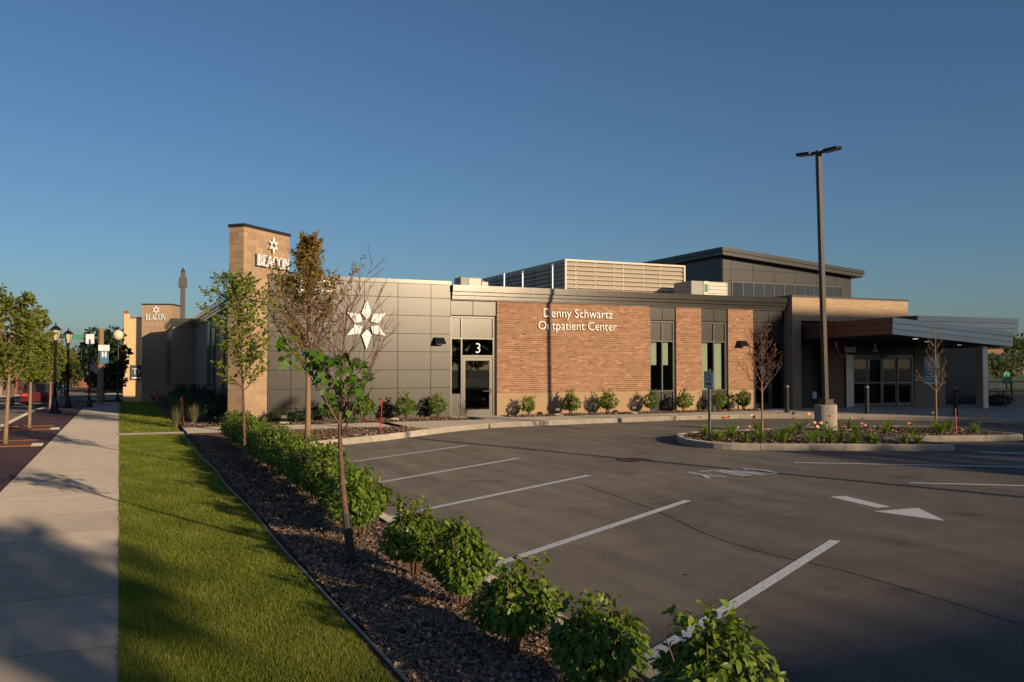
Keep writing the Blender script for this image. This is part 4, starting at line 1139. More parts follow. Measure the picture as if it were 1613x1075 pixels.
t = thing('light_pole', 'matching light pole beyond the right side of the picture', 'light pole', (17.1, -3.5, 0))
MB().lathe((0, 0, 0), [(.31, 0), (.31, .84), (.295, .865)], 28).build('concrete_base', M['curb'], t)
MB().box(-.07, -.07, .866, .07, .07, 8.3).build('shaft', M['bronze'], t)
for sg in (-1, 1): MB().box(-.17, sg * .38 - .3, 8.1, .17, sg * .38 + .3, 8.18).build('lamp_head', M['black'], t)
t = thing('one_way_sign', 'white ONE WAY sign with black arrow on a steel post in the island', 'sign', (13.35, 17.95, .1), math.radians(-78))
mb = MB(); mb.box(-.03, 0, 0, .03, .012, 1.8); mb.box(-.03, .013, 0, -.022, .035, 1.8); mb.box(.022, .013, 0, .03, .035, 1.8); mb.build('post', M['steel'], t)
MB().bbox(-.155, -.008, 1.32, .155, -.002, 1.74, .004).build('plate', M['signwhite'], t)
mb = MB()
for (a, b, c_, d) in ((-.148, 1.327, .148, 1.335), (-.148, 1.725, .148, 1.733), (-.148, 1.335, -.141, 1.725), (.141, 1.335, .148, 1.725)): mb.box(a, -.0095, b, c_, -.0082, d)
mb.build('border', M['signblack'], t)
lettering(t, 'ONE', (-.095, -.010, 1.615), (1, 0, 0), .125, M['signblack'], squash=.19 / (textwidth('ONE') * .125), depth=.1)
lettering(t, 'WAY', (-.095, -.010, 1.505), (1, 0, 0), .125, M['signblack'], squash=.19 / (textwidth('WAY') * .125), depth=.1)
MB().plate([(-.09, 1.405), (.03, 1.405), (.03, 1.375), (.10, 1.425), (.03, 1.475), (.03, 1.445), (-.09, 1.445)], (0, -.0085, 0), (1, 0, 0), (0, 0, 1), .0015).build('arrow', M['signblack'], t)

for (x, y, lb) in ((23.62, 26.78, 'black steel bollard before door two, leftmost of three'), (25.79, 24.85, 'black steel bollard under the canopy edge, middle of three'), (27.77, 22.6, 'black steel bollard right of the entrance, rightmost of three')):
    t = thing('bollard', lb, 'bollard', (x, y, .148), 0, 'bollards before the entrance')
    MB().lathe((0, 0, 0), [(.10, 0), (.10, .06), (.082, .07), (.082, .98)], 18).build('post', M['black'], t, smooth=False); MB().lathe((0, 0, .98), [(.086, 0), (.086, .06), (.06, .085), (.01, .095)], 18).build('cap', M['steel'], t)
def stake(x, y, z, h, m, label, rad=.012, lean=(0, 0), name='marker_stake'):
    tag(MB().tube([(x, y, z), (x + lean[0], y + lean[1], z + h)], [rad, rad * .9], 6).build(name, M[m]), label, 'stake')
stake(6.55, 23.9, .1, .95, 'red', 'thin red marker stake in the planting bed by the kerb', .013, (.06, 0))
stake(20.3, 16.5, .1, .75, 'red', 'thin red marker stake at the shaded end of the island', .015, (-.03, 0))
stake(1.64, 28.6, .05, .98, 'orange', 'orange utility post between two clumps of ornamental grass', .04, (-.06, 0), 'utility_post')
stake(1.55, 50, -.2, .95, 'orange', 'dark short utility post at the far end of the lawn', .09, (0, 0), 'utility_post')

# ------------------------------------------------------------------ vegetation
NP = np.random.default_rng(5)
LEAF8 = (np.array([(0, 0, 0), (.25, -.23, .04), (.62, -.23, .02), (1, 0, -.14), (.62, .23, .02), (.25, .23, .04), (.25, 0, -.03), (.62, 0, -.06)]),
         [(0, 1, 6), (0, 6, 5), (1, 2, 7, 6), (6, 7, 4, 5), (2, 3, 7), (7, 3, 4)])
LEAF4 = (np.array([(0, 0, 0), (.45, -.30, .05), (1, 0, -.10), (.45, .30, .05)]), [(0, 1, 2, 3)])
LOBED = (np.array([(0, 0, 0), (.1, -.36, .03), (.42, -.30, .0), (.52, -.52, -.04), (.68, -.2, .0), (1.05, 0, -.12), (.68, .2, .0), (.52, .52, -.04), (.42, .30, .0), (.1, .36, .03), (.4, 0, -.05)]),
         [(0, 1, 2, 10), (2, 3, 4, 10), (4, 5, 6, 10), (6, 7, 8, 10), (8, 9, 0, 10)])

def leaves(C, U, N, S, tpl, rnd, name, m):
    """one mesh of leaves: bases C, pointing along U, upper side N, lengths S"""
    V, F = tpl; n = len(C); k = len(V)
    U = U / np.linalg.norm(U, axis=1, keepdims=True)
    W = np.cross(N, U); W /= (np.linalg.norm(W, axis=1, keepdims=True) + 1e-9)
    N2 = np.cross(U, W)
    P = C[:, None, :] + S[:, None, None] * (V[None, :, 0, None] * U[:, None, :] + V[None, :, 1, None] * W[:, None, :] + V[None, :, 2, None] * N2[:, None, :])
    me = bpy.data.meshes.new(name)
    fa = []; 
    sizes = [len(f) for f in F]; flat = np.array([i for f in F for i in f])
    loops = (np.arange(n)[:, None] * k + flat[None, :]).ravel()
    tot = np.tile(np.array(sizes), n)
    starts = np.concatenate(([0], np.cumsum(tot)[:-1]))
    me.vertices.add(n * k); me.vertices.foreach_set('co', P.reshape(-1).astype(np.float32))
    me.loops.add(len(loops)); me.loops.foreach_set('vertex_index', loops.astype(np.int32))
    me.polygons.add(len(tot)); me.polygons.foreach_set('loop_start', starts.astype(np.int32)); me.polygons.foreach_set('loop_total', tot.astype(np.int32))
    me.update(calc_edges=True)
    at = me.attributes.new('rnd', 'FLOAT', 'FACE'); at.data.foreach_set('value', np.repeat(np.clip(rnd, 0, 1), len(F)).astype(np.float32))
    me.materials.append(m)
    me.polygons.foreach_set('use_smooth', np.ones(len(tot), bool))
    return me

def rdir(n, rg=None):
    rg = rg or NP; v = rg.normal(size=(n, 3)); return v / np.linalg.norm(v, axis=1, keepdims=True)

def shrub_meshes(seed, r, h, n, leaf, tpl, m, low=.08, lumps=7):
    """rounded deciduous shrub: stems from the base, leaves on a lumpy shell and inside it"""
    rg = np.random.default_rng(seed)
    L = rdir(lumps, rg) * np.array([.55, .55, .45]); L[:, 2] = np.abs(L[:, 2]) * 1.2 - .25
    d = rdir(n, rg); d[:, 2] = d[:, 2] * .9
    rad = rg.uniform(.60, 1.0, n) ** .6
    lump = np.max(np.exp(-np.sum((d[:, None, :] - L[None] / np.linalg.norm(L, axis=1, keepdims=True)[None]) ** 2, axis=2) * 3.2), axis=1)
    rad = rad * (.66 + .46 * lump)
    C = d * rad[:, None] * np.array([r, r, h * .46]); C[:, 2] += h * .54
    ok = C[:, 2] > low; C = C[ok]; d = d[ok]; rad = rad[ok]; k = len(C)
    # sprigs sticking out of the top
    ns = max(4, n // 120); sp = []; sd_ = []
    for i in range(ns):
        a = rg.uniform(0, 2 * PI); rr = r * rg.uniform(0, .75); b0 = np.array([rr * math.cos(a), rr * math.sin(a), h * (.80 + .1 * rg.random())]); up = np.array([rg.normal() * .25, rg.normal() * .25, 1.0])
        for q in range(7):
            sp.append(b0 + up * (.0 + q * leaf * .30)); sd_.append(np.array([math.cos(a + q * 2.4), math.sin(a + q * 2.4), .35]))
    C = np.vstack([C, np.array(sp)]); d = np.vstack([d, np.array(sd_)])
    k = len(C)
    U = d * np.array([.7, .7, .3]) + rg.normal(size=(k, 3)) * .40 + np.array([0, 0, -.55])
    N = d * 1.0 + np.array([0, 0, .55]) + rg.normal(size=(k, 3)) * .40
    S = leaf * rg.uniform(.65, 1.25, k)
    rn = np.clip(rg.normal(.45, .2, k) + (C[:, 2] / h - .5) * .25, 0, 1)
    lm = leaves(C, U, N, S, tpl, rn, 'foliage', m)
    mb = MB(); rr_ = random.Random(seed)
    for i in range(11):
        a = rr_.uniform(0, 2 * PI); q = rr_.uniform(.3, .85) * r
        mb.tube([(q * .12 * math.cos(a), q * .12 * math.sin(a), -.03), (q * .5 * math.cos(a), q * .5 * math.sin(a), h * .4), (q * math.cos(a), q * math.sin(a), h * .85)], [.010, .007, .003], 4, cap=False)
    return lm, mb.mesh('stem', M['bark'])

def shrub(name, label, lm, sm, loc, rz, sc_=1.0, group=None):
    t = thing(name, label, 'shrub', loc, rz, group); t.scale = (sc_,) * 3
    link('foliage', lm, t); link('stems', sm, t); return t

# hedge of dogwoods along the stalls
near = [shrub_meshes(40 + i, [.30, .30, .305, .30, .29][i], [.74, .60, .62, .69, .72][i], 1750, .058, LEAF8, M['shrubleaf']) for i in range(5)]
midv = [shrub_meshes(60 + i, .42, .82, 2000, .064, LEAF8, M['shrubleaf']) for i in range(4)]
HG = 'dogwood shrubs of the hedge along the stalls'
hy = [(2.56, 3.42, 'leafy dogwood shrub at the bottom edge of the picture, rightmost of the hedge'), (2.44, 4.38, 'dark leafy dogwood shrub at the bottom edge, second from the right in the hedge'),
      (2.38, 5.30, 'dogwood shrub with bare stems showing below its leaves, third in the hedge'), (2.42, 6.48, 'dogwood shrub beside the gap in the hedge, fourth from the camera'), (2.38, 7.55, 'dogwood shrub right of the leaning maple trunk, fifth in the hedge')]
for i, (x, y, lb) in enumerate(hy):
    shrub('dogwood_shrub', lb, *near[i], (x, y, .09), i * 1.3, 1.0, HG)
ordn = ['sixth', 'seventh', 'eighth', 'ninth', 'tenth', 'eleventh', 'twelfth', 'thirteenth', 'fourteenth', 'fifteenth', 'sixteenth', 'seventeenth', 'eighteenth', 'nineteenth']
hr = random.Random(3)
for i in range(14):
    y = 9.5 + i * .96 + (hr.uniform(-.1, .1) if i else 0)
    shrub('dogwood_shrub', 'leafy green dogwood in the hedge beside the stalls, %s from the camera' % ordn[i], *midv[i % 4], (2.42 + hr.uniform(-.08, .10), y, .09), hr.uniform(0, 6.2), hr.uniform(.88, 1.06), HG)
# shrubs against the building
wv = [shrub_meshes(80 + i, .38, .92, 620, .10, LEAF4, M['shrubleaf']) for i in range(3)]
WG = 'shrubs planted along the building front'
for i, (x, y, s, lb) in enumerate([(9.9, 28.75, .92, 'green shrub just left of door three against the grey wall'), (8.65, 28.3, 1.0, 'green shrub beside the red stake against the grey wall'), (7.15, 28.2, 1.08, 'green shrub behind the bare maple twigs at the grey wall'),
      (13.35, 28.62, .80, 'green shrub right of door three, first along the brick wall'), (15.08, 28.62, 1.0, 'green shrub below the name lettering, second along the brick wall'), (16.63, 28.62, .99, 'green shrub third along the brick wall'),
      (18.62, 28.65, .95, 'yellow-green shrub at the left edge of the first tall window'), (20.10, 28.65, .96, 'green shrub in front of the first narrow brick pier'), (21.8, 28.65, .93, 'dark green shrub below the second tall window behind the sign post'), (23.05, 28.65, .93, 'dark green shrub in front of the second narrow brick pier'),
      (6.1, 28.4, .9, 'green shrub behind the slim tree in the planting bed')]):
    shrub('foundation_shrub', lb, *wv[i % 3], (x, y, .14), i * 1.7, s, WG)
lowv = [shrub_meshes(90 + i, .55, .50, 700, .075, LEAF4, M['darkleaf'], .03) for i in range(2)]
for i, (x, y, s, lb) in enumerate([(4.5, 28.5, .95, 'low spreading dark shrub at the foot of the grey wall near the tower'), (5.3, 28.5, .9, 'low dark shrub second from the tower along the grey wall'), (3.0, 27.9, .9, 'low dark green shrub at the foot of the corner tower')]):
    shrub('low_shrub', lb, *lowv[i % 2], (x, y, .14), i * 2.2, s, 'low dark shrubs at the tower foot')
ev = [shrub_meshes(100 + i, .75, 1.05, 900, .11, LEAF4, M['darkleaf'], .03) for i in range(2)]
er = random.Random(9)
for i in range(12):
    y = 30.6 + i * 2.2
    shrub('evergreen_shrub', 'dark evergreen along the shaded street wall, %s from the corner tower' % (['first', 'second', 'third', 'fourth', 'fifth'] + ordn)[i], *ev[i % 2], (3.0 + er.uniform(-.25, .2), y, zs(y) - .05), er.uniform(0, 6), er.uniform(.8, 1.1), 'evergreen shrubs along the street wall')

# ornamental grass clumps, daylilies: arching blades
def clump(seed, n, h, spread, w, m, segs=4, droop=.5):
    rg = random.Random(seed); mb = MB()
    for i in range(n):
        a = rg.uniform(0, 2 * PI); L = h * rg.uniform(.65, 1.1); sp = spread * rg.uniform(.25, 1.0); r0 = rg.uniform(0, .06)
        dx, dy = math.cos(a), math.sin(a); px, py = -dy, dx
        pts = []
        for k in range(segs + 1):
            t = k / segs; rad = r0 + sp * t ** 1.5; z = L * (t - droop * t * t * (sp / spread)); ww = w * (1 - t) ** .6 * .5 + .0008
            pts.append((dx * rad, dy * rad, z, ww))
        r = rg.random(); n0 = len(mb.v)
        for (x, y, z, ww) in pts: mb.v += [(x - px * ww, y - py * ww, z), (x + px * ww, y + py * ww, z)]
        for k in range(segs): mb.f.append((n0 + 2 * k, n0 + 2 * k + 1, n0 + 2 * k + 3, n0 + 2 * k + 2)); mb.mi.append(0); mb.r.append(r)
    return mb.mesh('blades', m, True)
gm = [clump(i, 170, .75, .28, .012, M['reed'], droop=.25) for i in range(3)]
GG = 'ornamental grass clumps by the street wing'
for i, (x, y, lb) in enumerate([(1.42, 28.35, 'tan ornamental grass clump left of the orange utility post'), (1.95, 28.9, 'tan ornamental grass clump right of the orange utility post'), (2.2, 31.2, 'shaded grass clump behind the orange post, third from the path'), (1.9, 33.5, 'shaded grass clump along the street wing, fourth from the path'),
      (1.9, 36, 'shaded grass clump along the street wing, fifth from the path'), (1.8, 38.6, 'shaded grass clump along the street wing, sixth from the path'), (1.8, 41.5, 'shaded grass clump along the street wing, seventh from the path'), (1.8, 45, 'shaded grass clump along the street wing, farthest from the path')]):
    t = thing('ornamental_grass', lb, 'grass clump', (x, y, zs(y) - .03), i * .9, GG); link('blades', gm[i % 3], t)
lm_ = [clump(20 + i, 54, .38, .36, .026, M['lilyleaf'], droop=.55) for i in range(4)]
def flower_mesh(seed, n, m):
    """scapes with open six-petal lilies; each flower a part"""
    rg = random.Random(seed); st = MB(); out = []
    for i in range(n):
        mb = MB()
        a = rg.uniform(0, 2 * PI); r0 = rg.uniform(.02, .12); h = rg.uniform(.36, .52)
        top = Vector((math.cos(a) * (r0 + .08), math.sin(a) * (r0 + .08), h))
        st.tube([(0, 0, 0), (math.cos(a) * r0, math.sin(a) * r0, h * .6), tuple(top)], [.005, .004, .003], 4, cap=False)
        ax = Vector((math.cos(a) * .6, math.sin(a) * .6 - .3, .7)).normalized(); e1 = ax.cross(Vector((0, 1, .2))).normalized(); e2 = ax.cross(e1)
        b = tuple(top + ax * .01); n0 = len(mb.v); mb.v.append(b)
        for k in range(6):
            t = k * PI / 3; dd = e1 * math.cos(t) + e2 * math.sin(t); ss = e1 * -math.sin(t) + e2 * math.cos(t)
            mid = top + ax * .04 + dd * .034; tip = top + ax * .045 + dd * .064; q = len(mb.v)
            mb.v += [tuple(mid - ss * .02), tuple(tip), tuple(mid + ss * .02)]
            mb.f.append((0, q, q + 1, q + 2)); mb.mi.append(0); mb.r.append(rg.random())
        out.append(mb.mesh('flower', m))
    return out, st.mesh('scapes', M['lilyleaf'])
fl = [flower_mesh(1, 1, M['petal']), flower_mesh(2, 2, M['petal2']), flower_mesh(3, 2, M['petal']), flower_mesh(4, 1, M['petal2'])]
lr = random.Random(21)
front = [(13.45, 17.6), (13.75, 17.05), (14.1, 16.75), (14.55, 16.55), (14.9, 16.2), (15.4, 16.0), (15.9, 15.75), (16.3, 15.5), (16.9, 15.15), (17.3, 15.0),
         (13.7, 18.6), (14.2, 18.0), (14.6, 17.5), (15.0, 17.2), (15.7, 16.9), (16.2, 16.5), (16.8, 16.1), (17.1, 16.8), (14.3, 19.3), (15.0, 19.3), (15.9, 19.2), (16.6, 18.6), (17.2, 17.9), (15.9, 18.0),
         (17.6, 19.4), (18.3, 18.1), (18.9, 17.6), (18.8, 19.3), (19.5, 17.2), (20.0, 18.6), (20.4, 17.0), (20.9, 17.6), (21.3, 16.7), (21.6, 17.9), (19.7, 19.6), (20.7, 19.2)]
ca_, sa_ = math.cos(.41745), math.sin(.41745)
front.sort(key=lambda p: (p[0] * ca_ - p[1] * sa_) / (p[0] * sa_ + p[1] * ca_))
ORD = ['first', 'second', 'third', 'fourth', 'fifth', 'sixth', 'seventh', 'eighth', 'ninth', 'tenth', 'eleventh', 'twelfth', 'thirteenth', 'fourteenth', 'fifteenth', 'sixteenth', 'seventeenth', 'eighteenth', 'nineteenth', 'twentieth']
ORD += ['twenty-' + o for o in ORD[:9]] + ['thirtieth'] + ['thirty-' + o for o in ORD[:9]]
for i, (x, y) in enumerate(front):
    has = lr.random() < .45; q = lr.randrange(4)
    lb = 'daylily clump %s in the island, %s from its left end' % ((('with one %s flower' if q in (0, 3) else 'with two %s flowers') % ('orange' if q in (0, 2) else 'peach')) if has else 'of plain green leaves', ORD[i])
    t = thing('daylily', lb, 'daylily', (x + lr.uniform(-.08, .08), y + lr.uniform(-.08, .08), .12), lr.uniform(0, 6), 'daylilies in the island')
    s = lr.uniform(.85, 1.25); t.scale = (s, s, s)
    link('leaves', lm_[i % 4], t)
    if has:
        for f_ in fl[q][0]: link('flower', f_, t)
        link('scapes', fl[q][1], t)

# ------------------------------------------------------------------ trees
def tree(name, label, group, base, H, tr, cb, R, nprim, leaf, nleaf, tpl, lm, bm, seed, top_lean=(0, 0), bend=(0, 0), up=.9, prof=lambda t: math.sin(PI * (.12 + .85 * t)) ** .8, sec=6, leafsel=None, cat='tree', twigm=None, twigr=1.0, clusters=1, rz=0, third=0):
    """young tree: trunk, limbs, twigs and single leaves set along the twigs"""
    rg = random.Random(seed); t = thing(name, label, cat, base, rz, group)
    tb = MB(); lb = MB()
    def tp(f): return Vector((top_lean[0] * f + bend[0] * math.sin(PI * f), top_lean[1] * f + bend[1] * math.sin(PI * f), H * f))
    tb.tube([tp(k / 10) for k in range(11)], [tr * (1.15 if k == 0 else (1 - .86 * (k / 10) ** 1.1)) for k in range(11)], 8)
    C = []; U = []; Nn = []
    az = rg.uniform(0, 6.28)
    def put(p, d, n, spread):
        for _ in range(n):
            q = p + Vector((rg.gauss(0, spread), rg.gauss(0, spread), rg.gauss(0, spread)))
            if leafsel and not leafsel(q, rg): continue
            u = Vector((d.x + rg.gauss(0, .7), d.y + rg.gauss(0, .7), d.z * .4 + rg.gauss(-.15, .5)))
            C.append(q); U.append(u); Nn.append(Vector((rg.gauss(.25, .6), rg.gauss(-.75, .6), .6)))
    for i in range(nprim):
        f = (i + .5) / nprim; hh = cb + (1 - cb) * (f ** 1.05) * .94
        az += 2.4 + rg.uniform(-.3, .3)
        L = R * prof(f) * rg.uniform(.8, 1.15)
        o = tp(hh); out = Vector((math.cos(az), math.sin(az), 0))
        d0 = (out + Vector((0, 0, up * rg.uniform(.7, 1.2)))).normalized()
        pts = [o]; d = d0.copy(); n = 5
        Ltot = L * math.sqrt(1 + up * up) * .95
        for k in range(n):
            d = (d + Vector((rg.gauss(0, .08), rg.gauss(0, .08), .10))).normalized(); pts.append(pts[-1] + d * Ltot / n)
        r0 = max(tr * (1 - .8 * hh) * .45, .004)
        lb.tube(pts, [max(r0 * (1 - .85 * k / n), .0018 * twigr) for k in range(n + 1)], 5, cap=False)
        put(pts[-1], d, 2 * clusters, leaf * .5)
        for s_ in range(sec):
            g = (s_ + 1) / (sec + .5); kk = min(int(g * n), n - 1); p = pts[kk] + (pts[kk + 1] - pts[kk]) * (g * n - kk)
            dd = (pts[kk + 1] - pts[kk]).normalized(); sd2 = (dd.cross(Vector((rg.gauss(0, 1), rg.gauss(0, 1), rg.gauss(0, 1))))).normalized()
            d2 = (dd * .8 + sd2 * .75 + Vector((0, 0, .25))).normalized(); l2 = Ltot * rg.uniform(.22, .42) * (1.15 - .5 * g)
            q = [p, p + d2 * l2 * .5 + Vector((0, 0, .01)), p + (d2 + Vector((0, 0, .12))) * l2]
            lb.tube(q, [.0035 * twigr, .0025 * twigr, .0014 * twigr], 4, cap=False)
            for z in range(nleaf):
                h_ = (z + 1) / nleaf; pp = q[0] + (q[2] - q[0]) * h_; put(pp, d2, clusters, leaf * .35)
            for _ in range(third):
                h_ = rg.uniform(.2, .9); pp = q[0] + (q[2] - q[0]) * h_; d3 = (d2 + Vector((rg.gauss(0, .6), rg.gauss(0, .6), rg.gauss(.2, .4)))).normalized(); l3 = l2 * rg.uniform(.3, .6)
                lb.tube([pp, pp + d3 * l3], [.002 * twigr, .001 * twigr], 3, cap=False); put(pp + d3 * l3, d3, 1, leaf * .3)
    for k in range(6): put(tp(.9 + .1 * k / 5), Vector((0, 0, 1)), clusters, leaf * .6)
    tb.build('trunk', bm, t, smooth=True)
    lb.build('branches', twigm or bm, t)
    if C:
        C = np.array(C); U = np.array(U); Nn = np.array(Nn); rg2 = np.random.default_rng(seed)
        link('crown', leaves(C, U, Nn, leaf * rg2.uniform(.65, 1.25, len(C)), tpl, rg2.normal(.5, .22, len(C)), 'crown', lm), t)
    return t

# leaning maple by the hedge, half bare, big green leaves low down on the left
def sel1(q, rg): return q.x * .91 - q.y * .4 < .16 and q.z < 1.95 - .35 * q.x and rg.random() < .97
t1 = tree('maple_tree', 'leaning half-bare young maple with big green leaves low on its branches', None, (2.0, 8.24, .08), 2.5, .034, .48, .80, 18, .094, 6, LOBED, M['mapleleaf'], M['bark'], 11, top_lean=(-.06, .02), bend=(-.10, 0), up=1.05, sec=7, leafsel=sel1, twigm=M['twig'], third=2, prof=lambda t: .95 - .35 * t)
MB().tube([(-.06 * f - .10 * math.sin(PI * f), .02 * f, 2.45 * f) for f in (0, .07, .14, .21)], [.046, .042, .040, .039], 10).build('dark_trunk_base', M['darktrunk'], t1)  # darker sleeve round the lowest part of the trunk
# slim tree in the planting bed, olive and rusty small leaves
tree('maple_tree', 'tall slim tree with olive and rusty leaves in the planting bed', None, (4.14, 21.79, .12), 5.1, .075, .32, 1.75, 36, .088, 6, LEAF4, M['oliveleaf'], M['barktan'], 23, up=1.35, sec=8, prof=lambda t: (1.0 - .9 * t ** .9) * (.85 + .15 * math.sin(9 * t)), clusters=3, twigm=M['bark'], twigr=1.6)
tree('hedge_tree', 'small leafy young tree rising from the hedge before the tower', None, (1.94, 16.0, .08), 3.4, .032, .42, .72, 28, .078, 6, LEAF8, M['treeleaf'], M['bark'], 37, top_lean=(-.2, 0), bend=(.05, 0), up=.85, sec=6, prof=lambda t: math.sin(PI * (.2 + .72 * t)) ** .7, clusters=2, twigm=M['bark'], twigr=1.6)
tree('island_tree', 'bare reddish-twigged young tree at the sunny end of the island', None, (15.35, 18.35, .1), 2.9, .032, .36, .60, 26, .05, 1, LEAF4, M['oliveleaf'], M['barktan'], 51, up=1.15, sec=7, leafsel=lambda q, rg: rg.random() < (.75 if q.x ** 2 + q.y ** 2 < .03 else .25), twigm=M['twig'], twigr=2.2, third=2, prof=lambda t: 1.0 - .55 * t, clusters=1)
tree('island_tree', 'bare pale-twigged sapling at the shaded end of the island', None, (21.32, 17.99, .1), 3.1, .03, .33, .52, 20, .06, 1, LEAF4, M['oliveleaf'], M['barktan'], 53, up=1.1, sec=4, leafsel=lambda q, rg: q.z < 1.9 and rg.random() < .6, twigm=M['barktan'], twigr=2.4, third=0, prof=lambda t: 1.0 - .7 * t, clusters=1)
# street trees on the left
SG = 'street trees in the paver strip'
for i, (x, y, h, R_, lb) in enumerate([(-2.62, 24.1, 3.4, .8, 'leafy street tree at the left edge of the picture'), (-2.62, 29.8, 3.4, .58, 'leafy street tree beside the nearest lantern post'), (-3.0, 43, 2.7, .6, 'leafy street tree between the two lantern posts'), (-3.0, 50, 2.7, .7, 'farthest leafy street tree on the paver strip')]):
    tree('street_tree', lb, SG, (x, y, zs(y) - .02), h, .055, .40, R_, 24, .13, 5, LEAF4, M['streetleaf'], M['barktan'], 70 + i, up=.8, sec=6, prof=lambda t: math.sin(PI * (.22 + .68 * t)) ** .6, clusters=3, twigr=2.5, top_lean=(.12 if i == 0 else .05, 0))
    if i < 2:
        pt = thing('tree_pit', 'mulched pit with concrete corner blocks round the %s street tree' % ('left-edge' if i == 0 else 'second'), 'tree pit', (x, y, .1))
        MB().box(-.62, -.85, .0, .62, .85, .012).build('soil', M['mulch'], pt); 
        for (a, b) in ((-.62, -.88), (-.62, .80)): MB().box(a, b, .0, .62, b + .07, .03).build('pit_edging', M['rust'], pt)
        for (a, b) in ((-.85, -.9), (.62, -.9)): MB().box(a, b, .0, a + .22, b + .5, .035).build('corner_block', M['curb'], pt)

# ------------------------------------------------------------------ grass and mulch: uncountable stuff
def blades_mesh(n, x0, x1, y0, y1, h, w, zf, name, m, seed, dens_pow=1.6):
    rg = np.random.default_rng(seed)
    u = rg.random(n); e = 1 - dens_pow
    y = (y0 ** e + u * (y1 ** e - y0 ** e)) ** (1 / e)
    x = x0 + (x1 - x0) * rg.random(n)
    edge = np.interp(y, [0, 60], [.02, -.34]); x = np.where(x0 < .5, edge + (x1 - edge) * rg.random(n) + rg.normal(0, .008, n), x)
    z = zf(y)
    # mowing tufts: length and colour vary in soft patches
    pt = np.sin(x * 5.1 + 1.7 * np.sin(y * 1.3)) * np.sin(y * 3.3 + 2 * np.sin(x * 2.2)) * .5 + .5
    L = h * rg.uniform(.55, 1.15, n) * (.8 + .4 * pt)
    a = rg.uniform(0, 2 * PI, n); ln = rg.uniform(.1, .75, n)
    ww = w * (y / y0) ** .55
    px, py = -np.sin(a) * ww, np.cos(a) * ww
    tx, ty = np.cos(a) * L * ln, np.sin(a) * L * ln
    P = np.empty((n, 3, 3), np.float32)
    P[:, 0] = np.stack([x - px, y - py, z], 1); P[:, 1] = np.stack([x + px, y + py, z], 1); P[:, 2] = np.stack([x + tx, y + ty, z + L * np.sqrt(1 - ln ** 2 * .7)], 1)
    me = bpy.data.meshes.new(name)
    me.vertices.add(n * 3); me.vertices.foreach_set('co', P.reshape(-1)); me.loops.add(n * 3); me.loops.foreach_set('vertex_index', np.arange(n * 3, dtype=np.int32))
    me.polygons.add(n); me.polygons.foreach_set('loop_start', np.arange(0, n * 3, 3, dtype=np.int32)); me.polygons.foreach_set('loop_total', np.full(n, 3, np.int32)); me.update(calc_edges=True)
    r = np.clip(.25 + .35 * pt + rg.normal(0, .18, n), 0, 1)
    at = me.attributes.new('rnd', 'FLOAT', 'FACE'); at.data.foreach_set('value', r.astype(np.float32)); me.materials.append(m)
    return link(name, me)
zsv = lambda y: np.where(y < 42, .1, .1 - .025 * (y - 42)) - .016
g1 = blades_mesh(330000, 0.0, 1.50, 3.8, 25.9, .042, .0019, zsv, 'lawn_grass', M['blade'], 1)
tag(g1, 'short mown grass of the narrow lawn beside the sidewalk', 'grass', kind='stuff')
g2 = blades_mesh(30000, 0.0, 1.44, 26.3, 60, .07, .006, zsv, 'lawn_grass', M['blade'], 2)
tag(g2, 'shaded mown grass of the lawn beyond the narrow path', 'grass', kind='stuff')

def chips(n, sampler, name, label, seed, size=.05):
    rg = np.random.default_rng(seed); x, y, z = sampler(rg, n); n = len(x)
    a = rg.uniform(0, 2 * PI, n); L = size * rg.uniform(.4, 1.5, n) * .5; W = L * rg.uniform(.18, .5, n); tl = rg.normal(0, .35, n); tw = rg.normal(0, .4, n)
    ux, uy = np.cos(a), np.sin(a); P = np.empty((n, 4, 3), np.float32)
    for k, (s1, s2) in enumerate(((-1, -1), (1, -.7), (1, .8), (-1, 1))):
        P[:, k, 0] = x + ux * L * s1 - uy * W * s2; P[:, k, 1] = y + uy * L * s1 + ux * W * s2; P[:, k, 2] = z + .012 + L * s1 * tl + W * s2 * tw + rg.uniform(0, .015, n) * 0
    me = bpy.data.meshes.new(name); me.vertices.add(n * 4); me.vertices.foreach_set('co', P.reshape(-1)); me.loops.add(n * 4); me.loops.foreach_set('vertex_index', np.arange(n * 4, dtype=np.int32))
    me.polygons.add(n); me.polygons.foreach_set('loop_start', np.arange(0, n * 4, 4, dtype=np.int32)); me.polygons.foreach_set('loop_total', np.full(n, 4, np.int32)); me.update(calc_edges=True)
    at = me.attributes.new('rnd', 'FLOAT', 'FACE'); at.data.foreach_set('value', np.clip(rg.normal(.45, .28, n), 0, 1).astype(np.float32)); me.materials.append(M['chip'])
    tag(link(name, me), label, 'mulch', kind='stuff')
def smp_hedge(rg, n):
    u = rg.random(n); y0, y1 = 3.8, 25.3; e = -.5
    y = (y0 ** e + u * (y1 ** e - y0 ** e)) ** (1 / e); x = rg.uniform(1.57, 2.85, n); return x, y, np.full(n, .1) + rg.uniform(0, .018, n)
chips(70000, smp_hedge, 'mulch_chips', 'brown shredded bark mulch under the hedge beside the lawn', 3, .042)
def inpoly(x, y, poly):
    c = np.zeros(len(x), bool); n = len(poly)
    for i in range(n):
        x1, y1 = poly[i]; x2, y2 = poly[(i + 1) % n]
        k = ((y1 > y) != (y2 > y)) & (x < (x2 - x1) * (y - y1) / (y2 - y1 + 1e-12) + x1); c ^= k
    return c
def smp_poly(poly, z):
    def f(rg, n):
        xs2 = [p[0] for p in poly]; ys2 = [p[1] for p in poly]; x = rg.uniform(min(xs2), max(xs2), n); y = rg.uniform(min(ys2), max(ys2), n); k = inpoly(x, y, poly); return x[k], y[k], np.full(k.sum(), z)
    return f
